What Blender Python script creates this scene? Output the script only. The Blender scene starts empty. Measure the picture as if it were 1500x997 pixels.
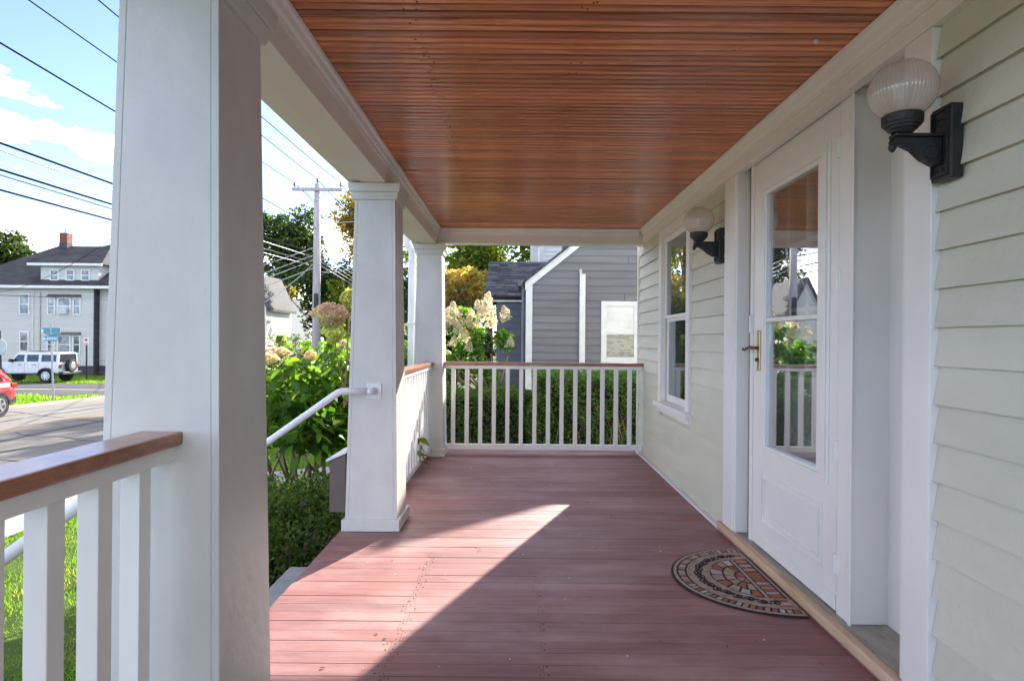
import bpy, bmesh, math, random
import numpy as np
from mathutils import Vector, Matrix

random.seed(7)
RNG = np.random.default_rng(11)
SC = bpy.context.scene
COL = SC.collection

# ------------------------------------------------------------------ camera
H = 1.2
cam_d = bpy.data.cameras.new('camera')
cam_d.sensor_width = 36.0
cam_d.lens = 890 / 1500 * 36
cam_d.shift_x = -5 / 1500
cam_d.shift_y = -1.5 / 1500
cam_d.clip_start = 0.05
cam_d.clip_end = 3000
cam = bpy.data.objects.new('camera', cam_d)
COL.objects.link(cam)
cam.location = (0, 0, H)
cam.rotation_euler = (math.pi / 2, -0.0085, 0)
SC.camera = cam

# ------------------------------------------------------------------ light
SUN_AZ = math.radians(22.8)      # from +Y towards +X
SUN_EL = math.atan(0.472)
SKY_STRENGTH = 0.085
SUN_POWER = 2.25
SC.view_settings.view_transform = 'Standard'
SC.view_settings.look = 'None'
SC.view_settings.gamma = 1.0
SC.view_settings.exposure = 2.85
SC.view_settings.use_curve_mapping = False

sun_d = bpy.data.lights.new('sun', 'SUN')
sun_d.energy = SUN_POWER
sun_d.angle = math.radians(0.5)
sun_d.color = (1.0, 0.93, 0.82)
sun = bpy.data.objects.new('sun', sun_d)
COL.objects.link(sun)
sdir = Vector((math.sin(SUN_AZ) * math.cos(SUN_EL), math.cos(SUN_AZ) * math.cos(SUN_EL), math.sin(SUN_EL)))
sun.rotation_euler = (-sdir).to_track_quat('-Z', 'Y').to_euler()
sun.location = (10, 20, 30)

world = bpy.data.worlds.new('World')
SC.world = world
world.use_nodes = True
wn, wl = world.node_tree.nodes, world.node_tree.links
wn.clear()
w_out = wn.new('ShaderNodeOutputWorld')
w_bg = wn.new('ShaderNodeBackground')
w_bg.inputs['Strength'].default_value = SKY_STRENGTH
sky = wn.new('ShaderNodeTexSky')
sky.sky_type = 'NISHITA'
sky.sun_disc = False
sky.sun_elevation = SUN_EL
sky.sun_rotation = SUN_AZ
sky.air_density = 0.4
sky.dust_density = 0.3
sky.ozone_density = 1.0
tc = wn.new('ShaderNodeTexCoord')
mp = wn.new('ShaderNodeMapping')
mp.inputs['Location'].default_value = (5.0, 1.0, 0.33)
mp.inputs['Scale'].default_value = (1.0, 1.0, 2.6)
wl.new(tc.outputs['Generated'], mp.inputs['Vector'])
nz = wn.new('ShaderNodeTexNoise')
nz.inputs['Scale'].default_value = 3.2
nz.inputs['Detail'].default_value = 9
nz.inputs['Roughness'].default_value = 0.56
wl.new(mp.outputs['Vector'], nz.inputs['Vector'])
cr = wn.new('ShaderNodeValToRGB')
cr.color_ramp.elements[0].position = 0.535
cr.color_ramp.elements[1].position = 0.71
cr.color_ramp.elements[0].color = (0, 0, 0, 1)
cr.color_ramp.elements[1].color = (0.85, 0.85, 0.85, 1)
wl.new(nz.outputs['Fac'], cr.inputs['Fac'])
mx = wn.new('ShaderNodeMix')
mx.data_type = 'RGBA'
wl.new(cr.outputs['Color'], mx.inputs['Factor'])
wl.new(sky.outputs['Color'], mx.inputs['A'])
mx.inputs['B'].default_value = (19.5, 16.6, 12.9, 1)
wl.new(mx.outputs['Result'], w_bg.inputs['Color'])
wl.new(w_bg.outputs['Background'], w_out.inputs['Surface'])


# ------------------------------------------------------------------ materials
def new_mat(name):
    m = bpy.data.materials.new(name)
    m.use_nodes = True
    nt = m.node_tree
    b = nt.nodes['Principled BSDF']
    return m, nt.nodes, nt.links, b


def ramp(nodes, stops):
    r = nodes.new('ShaderNodeValToRGB')
    e = r.color_ramp.elements
    while len(e) < len(stops):
        e.new(0.5)
    for i, (p, c) in enumerate(stops):
        e[i].position = p
        e[i].color = (*c, 1)
    return r


def coords(N, L, scale, rand=False, obj=True):
    t = N.new('ShaderNodeTexCoord')
    if not obj:
        src = N.new('ShaderNodeNewGeometry').outputs['Position']
    else:
        src = t.outputs['Object']
    m = N.new('ShaderNodeMapping')
    m.inputs['Scale'].default_value = scale
    L.new(src, m.inputs['Vector'])
    if rand:
        oi = N.new('ShaderNodeObjectInfo')
        mu = N.new('ShaderNodeMath')
        mu.operation = 'MULTIPLY'
        mu.inputs[1].default_value = 37.0
        L.new(oi.outputs['Random'], mu.inputs[0])
        L.new(mu.outputs[0], m.inputs['Location'])
    return m.outputs['Vector']


def paint(name, c1, c2, rough=0.5, scale=(3, 3, 3), bump=0.05, bscale=60, spec=0.4, rand=0.0, detail=6, lo=0.35, hi=0.68, metal=0.0,
          speck=None, speck_pos=0.72):
    m, N, L, b = new_mat(name)
    v = coords(N, L, scale, rand > 0, obj=False)
    n = N.new('ShaderNodeTexNoise')
    n.inputs['Scale'].default_value = 1.0
    n.inputs['Detail'].default_value = detail
    n.inputs['Roughness'].default_value = 0.6
    L.new(v, n.inputs['Vector'])
    r = ramp(N, [(lo, c1), (hi, c2)])
    L.new(n.outputs['Fac'], r.inputs['Fac'])
    col = r.outputs['Color']
    if speck:
        n3 = N.new('ShaderNodeTexNoise')
        n3.inputs['Scale'].default_value = 22
        n3.inputs['Detail'].default_value = 5
        n3.inputs['Roughness'].default_value = 0.7
        L.new(v, n3.inputs['Vector'])
        r3 = ramp(N, [(speck_pos, (0, 0, 0)), (speck_pos + 0.05, (1, 1, 1))])
        L.new(n3.outputs['Fac'], r3.inputs['Fac'])
        mxs = N.new('ShaderNodeMix')
        mxs.data_type = 'RGBA'
        L.new(r3.outputs['Color'], mxs.inputs['Factor'])
        L.new(col, mxs.inputs['A'])
        mxs.inputs['B'].default_value = (*speck, 1)
        col = mxs.outputs['Result']
    if rand:
        oi = N.new('ShaderNodeObjectInfo')
        mr = N.new('ShaderNodeMapRange')
        mr.inputs['To Min'].default_value = 1 - rand
        mr.inputs['To Max'].default_value = 1 + rand
        L.new(oi.outputs['Random'], mr.inputs['Value'])
        vm = N.new('ShaderNodeVectorMath')
        vm.operation = 'SCALE'
        L.new(col, vm.inputs[0])
        L.new(mr.outputs['Result'], vm.inputs['Scale'])
        col = vm.outputs['Vector']
    L.new(col, b.inputs['Base Color'])
    b.inputs['Roughness'].default_value = rough
    b.inputs['Metallic'].default_value = metal
    b.inputs['Specular IOR Level'].default_value = spec
    if bump:
        n2 = N.new('ShaderNodeTexNoise')
        n2.inputs['Scale'].default_value = bscale
        n2.inputs['Detail'].default_value = 4
        g = N.new('ShaderNodeNewGeometry')
        L.new(g.outputs['Position'], n2.inputs['Vector'])
        bp = N.new('ShaderNodeBump')
        bp.inputs['Strength'].default_value = bump
        bp.inputs['Distance'].default_value = 0.01
        L.new(n2.outputs['Fac'], bp.inputs['Height'])
        L.new(bp.outputs['Normal'], b.inputs['Normal'])
    return m


def wood(name, stops, scale, rough, coat=0.0, rand=0.2, bump=0.15, spec=0.5, wear=None):
    m, N, L, b = new_mat(name)
    v = coords(N, L, scale, True, obj=False)
    n = N.new('ShaderNodeTexNoise')
    n.inputs['Scale'].default_value = 1.0
    n.inputs['Detail'].default_value = 8
    n.inputs['Roughness'].default_value = 0.65
    n.inputs['Distortion'].default_value = 0.6
    L.new(v, n.inputs['Vector'])
    r = ramp(N, stops)
    L.new(n.outputs['Fac'], r.inputs['Fac'])
    col = r.outputs['Color']
    if wear:
        wc, pos, wsc = wear
        v2 = coords(N, L, wsc, False, obj=False)
        nw = N.new('ShaderNodeTexNoise')
        nw.inputs['Scale'].default_value = 1.0
        nw.inputs['Detail'].default_value = 9
        nw.inputs['Roughness'].default_value = 0.68
        L.new(v2, nw.inputs['Vector'])
        rw = ramp(N, [(pos, (0, 0, 0)), (pos + 0.25, (0.55, 0.55, 0.55))])
        L.new(nw.outputs['Fac'], rw.inputs['Fac'])
        mw = N.new('ShaderNodeMix')
        mw.data_type = 'RGBA'
        L.new(rw.outputs['Color'], mw.inputs['Factor'])
        L.new(col, mw.inputs['A'])
        mw.inputs['B'].default_value = (*wc, 1)
        col = mw.outputs['Result']
    oi = N.new('ShaderNodeObjectInfo')
    mr = N.new('ShaderNodeMapRange')
    mr.inputs['To Min'].default_value = 1 - rand
    mr.inputs['To Max'].default_value = 1 + rand
    L.new(oi.outputs['Random'], mr.inputs['Value'])
    vm = N.new('ShaderNodeVectorMath')
    vm.operation = 'SCALE'
    L.new(col, vm.inputs[0])
    L.new(mr.outputs['Result'], vm.inputs['Scale'])
    L.new(vm.outputs['Vector'], b.inputs['Base Color'])
    b.inputs['Roughness'].default_value = rough
    b.inputs['Coat Weight'].default_value = coat
    b.inputs['Coat Roughness'].default_value = 0.22
    b.inputs['Specular IOR Level'].default_value = spec
    bp = N.new('ShaderNodeBump')
    bp.inputs['Strength'].default_value = bump
    bp.inputs['Distance'].default_value = 0.004
    L.new(n.outputs['Fac'], bp.inputs['Height'])
    L.new(bp.outputs['Normal'], b.inputs['Normal'])
    return m


def plain(name, c, rough=0.5, metal=0.0, spec=0.5):
    return paint(name, tuple(x * 0.9 for x in c), tuple(min(1, x * 1.08) for x in c), rough, (5, 5, 5), 0.03, 80, spec, metal=metal)


def leafy(name, stops, trans=0.4, rough=0.45, tcol=1.5, spec=0.35, tb=0.5):
    m, N, L, b = new_mat(name)
    a = N.new('ShaderNodeAttribute')
    a.attribute_name = 'shade'
    r = ramp(N, stops)
    L.new(a.outputs['Fac'], r.inputs['Fac'])
    oi = N.new('ShaderNodeObjectInfo')
    mr = N.new('ShaderNodeMapRange')
    mr.inputs['To Min'].default_value = 0.75
    mr.inputs['To Max'].default_value = 1.25
    L.new(oi.outputs['Random'], mr.inputs['Value'])
    vm = N.new('ShaderNodeVectorMath')
    vm.operation = 'SCALE'
    L.new(r.outputs['Color'], vm.inputs[0])
    L.new(mr.outputs['Result'], vm.inputs['Scale'])
    L.new(vm.outputs['Vector'], b.inputs['Base Color'])
    b.inputs['Roughness'].default_value = rough
    b.inputs['Specular IOR Level'].default_value = spec
    t = N.new('ShaderNodeBsdfTranslucent')
    v2 = N.new('ShaderNodeVectorMath')
    v2.operation = 'MULTIPLY'
    L.new(vm.outputs['Vector'], v2.inputs[0])
    v2.inputs[1].default_value = (tcol * 1.15 if tb < 0.8 else tcol, tcol * 1.1 if tb < 0.8 else tcol, tcol * tb)
    L.new(v2.outputs['Vector'], t.inputs['Color'])
    ms = N.new('ShaderNodeMixShader')
    ms.inputs[0].default_value = trans
    L.new(b.outputs[0], ms.inputs[1])
    L.new(t.outputs[0], ms.inputs[2])
    L.new(ms.outputs[0], N['Material Output'].inputs['Surface'])
    return m


def glass(name, refl=0.35, tint=(0.85, 0.9, 0.9), rough=0.0):
    m, N, L, b = new_mat(name)
    N.remove(b)
    tr = N.new('ShaderNodeBsdfTransparent')
    tr.inputs['Color'].default_value = (*tint, 1)
    gl = N.new('ShaderNodeBsdfGlossy')
    gl.inputs['Roughness'].default_value = rough
    gl.inputs['Color'].default_value = (0.95, 0.97, 1, 1)
    lw = N.new('ShaderNodeLayerWeight')
    lw.inputs['Blend'].default_value = 0.5
    mr = N.new('ShaderNodeMapRange')
    mr.inputs['From Min'].default_value = 0.0
    mr.inputs['From Max'].default_value = 1.0
    mr.inputs['To Min'].default_value = refl
    mr.inputs['To Max'].default_value = 1.0
    mr.inputs['To Max'].default_value = min(1, refl + 0.3)
    L.new(lw.outputs['Facing'], mr.inputs['Value'])
    ms = N.new('ShaderNodeMixShader')
    L.new(mr.outputs['Result'], ms.inputs[0])
    L.new(tr.outputs[0], ms.inputs[1])
    L.new(gl.outputs[0], ms.inputs[2])
    L.new(ms.outputs[0], N['Material Output'].inputs['Surface'])
    return m


M = {}
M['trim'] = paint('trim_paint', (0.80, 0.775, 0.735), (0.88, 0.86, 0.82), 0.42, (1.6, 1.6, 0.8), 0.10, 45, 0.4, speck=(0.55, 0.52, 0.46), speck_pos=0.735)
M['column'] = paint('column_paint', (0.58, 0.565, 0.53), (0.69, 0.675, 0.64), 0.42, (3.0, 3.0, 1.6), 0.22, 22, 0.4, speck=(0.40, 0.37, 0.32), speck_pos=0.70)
M['soffit'] = paint('soffit_paint', (0.76, 0.72, 0.64), (0.86, 0.82, 0.74), 0.5, (3, 0.8, 3), 0.15, 40, 0.35, speck=(0.50, 0.45, 0.33), speck_pos=0.70)
M['sage'] = paint('sage_clapboard_paint', (0.61, 0.595, 0.48), (0.68, 0.665, 0.55), 0.5, (2, 1.2, 5), 0.35, 26, 0.35, rand=0.035, speck=(0.40, 0.39, 0.34), speck_pos=0.675)
M['door'] = paint('door_paint', (0.81, 0.795, 0.755), (0.87, 0.855, 0.815), 0.28, (2, 2, 2), 0.02, 20, 0.5)
M['floor'] = wood('deck_paint', [(0.25, (0.21, 0.092, 0.088)), (0.5, (0.28, 0.126, 0.119)), (0.75, (0.34, 0.165, 0.156))], (2.2, 30, 30), 0.52, 0.0, 0.13, 0.3, 0.32,
                  wear=((0.52, 0.38, 0.365), 0.45, (1.1, 2.6, 3)))
M['ceil'] = wood('varnished_beadboard', [(0.27, (0.30, 0.088, 0.032)), (0.5, (0.62, 0.195, 0.070)), (0.75, (0.82, 0.34, 0.13))], (3.0, 60, 60), 0.20, 0.45, 0.34, 0.9, 0.5)
M['rail'] = wood('varnished_rail', [(0.3, (0.20, 0.062, 0.018)), (0.5, (0.36, 0.125, 0.038)), (0.75, (0.50, 0.21, 0.075))], (9, 9, 30), 0.30, 0.5, 0.12, 0.2)
M['rawwood'] = wood('bare_wood', [(0.3, (0.40, 0.25, 0.14)), (0.5, (0.56, 0.39, 0.25)), (0.75, (0.66, 0.50, 0.36))], (30, 3, 30), 0.65, 0.0, 0.1, 0.3)
M['sillwood'] = wood('weathered_sill', [(0.3, (0.26, 0.23, 0.19)), (0.5, (0.36, 0.33, 0.28)), (0.75, (0.46, 0.42, 0.36))], (20, 4, 20), 0.75, 0.0, 0.1, 0.3)
M['dark'] = plain('dark_gap', (0.03, 0.018, 0.015), 0.9)
M['iron'] = paint('black_cast_iron', (0.010, 0.010, 0.011), (0.024, 0.024, 0.026), 0.42, (20, 20, 20), 0.25, 160, 0.5)
M['brass'] = paint('aged_brass', (0.42, 0.27, 0.10), (0.62, 0.43, 0.18), 0.32, (30, 30, 30), 0.1, 120, 0.5, metal=1.0)
M['bronze'] = plain('dark_bronze', (0.22, 0.13, 0.06), 0.3, 0.9)
M['steel'] = plain('brushed_steel', (0.5, 0.5, 0.5), 0.35, 1.0)
M['glass'] = glass('storm_glass', 0.25, (0.9, 0.92, 0.92), 0.012)
M['glass_win'] = glass('window_glass', 0.10, (0.8, 0.84, 0.84))
M['farglass'] = paint('far_window_glass', (0.05, 0.06, 0.07), (0.42, 0.42, 0.42), 0.08, (0.9, 0.9, 0.9), 0, 1, 0.7, lo=0.45, hi=0.62)
M['interior'] = plain('interior_plaster', (0.22, 0.20, 0.17), 0.9)
M['curtain'] = plain('pale_curtain', (0.55, 0.54, 0.50), 0.9)
M['greysid'] = paint('grey_clapboard_paint', (0.16, 0.158, 0.172), (0.21, 0.207, 0.222), 0.55, (0.7, 2, 5), 0.1, 30, 0.35, rand=0.09)
M['wingsid'] = paint('blue_grey_clapboard_paint', (0.095, 0.098, 0.118), (0.13, 0.133, 0.155), 0.55, (0.7, 2, 5), 0.1, 30, 0.35, rand=0.08)
M['shingle'] = paint('asphalt_shingle', (0.028, 0.032, 0.042), (0.085, 0.09, 0.105), 0.85, (5, 9, 9), 0.4, 220, 0.3, lo=0.3, hi=0.7)
_m = M['shingle']
_N, _L = _m.node_tree.nodes, _m.node_tree.links
_b = _N['Principled BSDF']
_src = _b.inputs['Base Color'].links[0].from_socket
_g = _N.new('ShaderNodeNewGeometry')
_mr = _N.new('ShaderNodeMapRange')
_mr.inputs['To Min'].default_value = 0.45
_mr.inputs['To Max'].default_value = 1.9
_L.new(_g.outputs['Random Per Island'], _mr.inputs['Value'])
_vm = _N.new('ShaderNodeVectorMath')
_vm.operation = 'SCALE'
_L.new(_src, _vm.inputs[0])
_L.new(_mr.outputs['Result'], _vm.inputs['Scale'])
_L.new(_vm.outputs['Vector'], _b.inputs['Base Color'])
M['farroof'] = paint('dark_roofing', (0.035, 0.036, 0.042), (0.075, 0.076, 0.082), 0.85, (0.9, 0.9, 3), 0.3, 14, 0.3)
M['greyroof'] = paint('grey_roofing', (0.055, 0.055, 0.06), (0.085, 0.085, 0.09), 0.85, (0.9, 0.9, 3), 0.3, 14, 0.3)
M['farsid'] = paint('pale_grey_siding', (0.58, 0.56, 0.52), (0.66, 0.64, 0.60), 0.6, (0.4, 0.4, 5), 0.05, 5, 0.3)
M['white'] = plain('white_paint', (0.80, 0.80, 0.79), 0.45)
M['whitesid'] = plain('white_siding', (0.74, 0.75, 0.76), 0.55)
M['brick'] = paint('brick_red', (0.15, 0.06, 0.045), (0.25, 0.105, 0.08), 0.8, (4, 4, 9), 0.3, 40, 0.3)
M['concrete'] = paint('concrete', (0.32, 0.30, 0.275), (0.42, 0.395, 0.365), 0.85, (1.2, 1.2, 1.2), 0.3, 60, 0.3, speck=(0.25, 0.23, 0.21), speck_pos=0.68)
M['asphalt'] = paint('worn_asphalt', (0.15, 0.145, 0.135), (0.23, 0.22, 0.205), 0.85, (0.35, 0.12, 0.3), 0.3, 70, 0.3, detail=9)
M['asphalt2'] = paint('dark_asphalt', (0.06, 0.06, 0.062), (0.095, 0.095, 0.097), 0.85, (0.2, 0.6, 0.3), 0.3, 70, 0.3, detail=9)
M['tar_shadow'] = plain('tar_shadow_line', (0.035, 0.035, 0.037), 0.7)  # dark colour for sealed cracks and the painted-in wire shadows
M['yellow'] = paint('worn_yellow_line', (0.34, 0.24, 0.10), (0.21, 0.20, 0.175), 0.7, (2, 0.5, 2), 0.1, 40, 0.3)
M['roadwhite'] = plain('road_white_line', (0.62, 0.62, 0.60), 0.7)
M['soil'] = paint('lawn_soil', (0.045, 0.075, 0.018), (0.09, 0.135, 0.03), 0.95, (2, 2, 2), 0.6, 40, 0.1)
M['step'] = paint('grey_step_paint', (0.24, 0.26, 0.28), (0.33, 0.35, 0.37), 0.55, (3, 8, 3), 0.1, 40, 0.35)
M['handrail'] = plain('white_pipe_paint', (0.78, 0.78, 0.80), 0.3)
M['taupe'] = plain('taupe_paint', (0.13, 0.095, 0.085), 0.5)
M['pole'] = wood('weathered_pole', [(0.3, (0.30, 0.28, 0.27)), (0.5, (0.40, 0.38, 0.37)), (0.75, (0.52, 0.50, 0.48))], (14, 14, 1.2), 0.85, 0, 0.1, 0.4)
M['wire'] = plain('wire_black', (0.012, 0.012, 0.013), 0.95, 0.0, 0.05)
M['wirepale'] = plain('wire_grey', (0.50, 0.50, 0.50), 0.3)
M['porcelain'] = plain('brown_porcelain', (0.20, 0.17, 0.16), 0.25)
M['bark'] = paint('bark', (0.10, 0.075, 0.055), (0.20, 0.155, 0.115), 0.9, (12, 12, 3), 0.6, 50, 0.2)
M['stem'] = paint('woody_stem', (0.22, 0.14, 0.085), (0.38, 0.26, 0.17), 0.8, (20, 20, 4), 0.4, 80, 0.2)
M['hyd'] = leafy('hydrangea_leaf', [(0.0, (0.045, 0.12, 0.022)), (0.45, (0.095, 0.21, 0.03)), (0.8, (0.15, 0.285, 0.042)), (1.0, (0.26, 0.35, 0.05))], 0.55, tcol=2.0)
M['hydtree'] = leafy('tree_hydrangea_leaf', [(0.0, (0.04, 0.11, 0.02)), (0.6, (0.085, 0.19, 0.03)), (1.0, (0.17, 0.26, 0.045))], 0.45, tcol=2.0)
M['box'] = leafy('boxwood_leaf', [(0.0, (0.030, 0.075, 0.016)), (0.6, (0.060, 0.130, 0.025)), (0.93, (0.14, 0.22, 0.04)), (1.0, (0.22, 0.19, 0.08))], 0.45, tcol=2.2)
M['hedge'] = leafy('hedge_leaf', [(0.0, (0.045, 0.105, 0.022)), (0.6, (0.085, 0.175, 0.038)), (0.92, (0.15, 0.26, 0.06)), (1.0, (0.24, 0.18, 0.09))], 0.45, tcol=2.2)
M['twig'] = paint('dark_core', (0.018, 0.02, 0.010), (0.06, 0.05, 0.03), 0.95, (14, 14, 14), 0.8, 60, 0.1)  # very dark green-brown for the solid cores inside hedges and boxwood
M['maple'] = leafy('maple_leaf', [(0.0, (0.015, 0.036, 0.012)), (0.6, (0.032, 0.066, 0.019)), (1.0, (0.12, 0.165, 0.035))], 0.42, tcol=2.0)
M['orange'] = leafy('autumn_leaf', [(0.0, (0.10, 0.13, 0.03)), (0.4, (0.30, 0.19, 0.04)), (0.75, (0.34, 0.27, 0.06)), (1.0, (0.18, 0.23, 0.05))], 0.55, tcol=2.0)
M['russet'] = leafy('russet_leaf', [(0.0, (0.12, 0.15, 0.04)), (0.3, (0.34, 0.19, 0.10)), (0.6, (0.46, 0.36, 0.12)), (1.0, (0.28, 0.32, 0.08))], 0.55, tcol=2.0)
M['lime'] = leafy('yellow_green_leaf', [(0.0, (0.05, 0.10, 0.015)), (0.5, (0.15, 0.21, 0.025)), (1.0, (0.30, 0.32, 0.04))], 0.5)
M['grass'] = leafy('grass_blade', [(0.0, (0.055, 0.125, 0.014)), (0.6, (0.10, 0.20, 0.022)), (0.93, (0.16, 0.25, 0.04)), (1.0, (0.30, 0.26, 0.11))], 0.55, tcol=2.2)
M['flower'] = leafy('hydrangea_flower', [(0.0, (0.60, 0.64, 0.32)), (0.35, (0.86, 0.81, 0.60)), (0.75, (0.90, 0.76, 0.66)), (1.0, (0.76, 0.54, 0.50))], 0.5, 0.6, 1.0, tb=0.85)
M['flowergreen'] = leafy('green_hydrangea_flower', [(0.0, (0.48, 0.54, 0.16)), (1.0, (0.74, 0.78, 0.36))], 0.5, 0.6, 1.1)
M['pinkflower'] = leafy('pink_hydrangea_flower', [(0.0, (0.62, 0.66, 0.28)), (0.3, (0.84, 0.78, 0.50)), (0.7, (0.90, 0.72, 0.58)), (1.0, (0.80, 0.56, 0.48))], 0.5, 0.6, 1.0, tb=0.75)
M['carwhite'] = plain('white_car_paint', (0.72, 0.73, 0.75), 0.2)
M['carred'] = plain('red_car_paint', (0.42, 0.02, 0.025), 0.18)
M['rubber'] = plain('tyre_rubber', (0.018, 0.018, 0.019), 0.8)
M['carglass'] = plain('car_glass', (0.03, 0.04, 0.05), 0.06)
M['alloy'] = plain('alloy', (0.55, 0.55, 0.57), 0.3, 0.9)
M['blackplastic'] = plain('black_plastic', (0.02, 0.02, 0.022), 0.5)
M['redlens'] = plain('red_lens', (0.35, 0.02, 0.015), 0.15)
M['signblue'] = plain('sign_blue', (0.03, 0.25, 0.45), 0.4)
M['signgreen'] = plain('sign_teal', (0.06, 0.28, 0.33), 0.4)
M['signred'] = plain('sign_red', (0.5, 0.03, 0.04), 0.4)
M['galv'] = plain('galvanised_steel', (0.42, 0.43, 0.44), 0.45, 0.6)
M['matrubber'] = paint('mat_rubber', (0.022, 0.016, 0.016), (0.04, 0.03, 0.03), 0.8, (30, 30, 30), 0.3, 200, 0.3)
M['matband'] = paint('mat_tan_band', (0.34, 0.25, 0.20), (0.46, 0.36, 0.30), 0.9, (30, 30, 30), 0.4, 260, 0.2)
M['tiles'] = [paint('mat_tile_' + n, tuple(x * 0.8 for x in c), tuple(x * 1.12 for x in c), 0.9, (40, 40, 40), 0.5, 260, 0.2, rand=0.1)
              for n, c in (('terracotta', (0.36, 0.155, 0.105)), ('tan', (0.46, 0.33, 0.25)), ('grey', (0.50, 0.44, 0.42)), ('rust', (0.30, 0.12, 0.085)))]
M['ac'] = plain('appliance_white', (0.6, 0.6, 0.6), 0.5)
M['awning'] = plain('brown_awning', (0.17, 0.12, 0.09), 0.8)
M['nail'] = plain('nail_head', (0.02, 0.014, 0.013), 0.8)


def globe_mat():
    m, N, L, b = new_mat('ribbed_globe_glass')
    b.inputs['Base Color'].default_value = (0.70, 0.62, 0.55, 1)
    b.inputs['Roughness'].default_value = 0.10
    b.inputs['Specular IOR Level'].default_value = 1.0
    b.inputs['Coat Weight'].default_value = 0.6
    b.inputs['Coat Roughness'].default_value = 0.03
    t = N.new('ShaderNodeBsdfTransparent')
    t.inputs['Color'].default_value = (0.95, 0.92, 0.89, 1)
    ms = N.new('ShaderNodeMixShader')
    ms.inputs[0].default_value = 0.5
    L.new(b.outputs[0], ms.inputs[1])
    L.new(t.outputs[0], ms.inputs[2])
    L.new(ms.outputs[0], N['Material Output'].inputs['Surface'])
    return m


M['globe'] = globe_mat()
M['bulb'] = plain('frosted_bulb', (0.72, 0.70, 0.66), 0.3)


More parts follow.
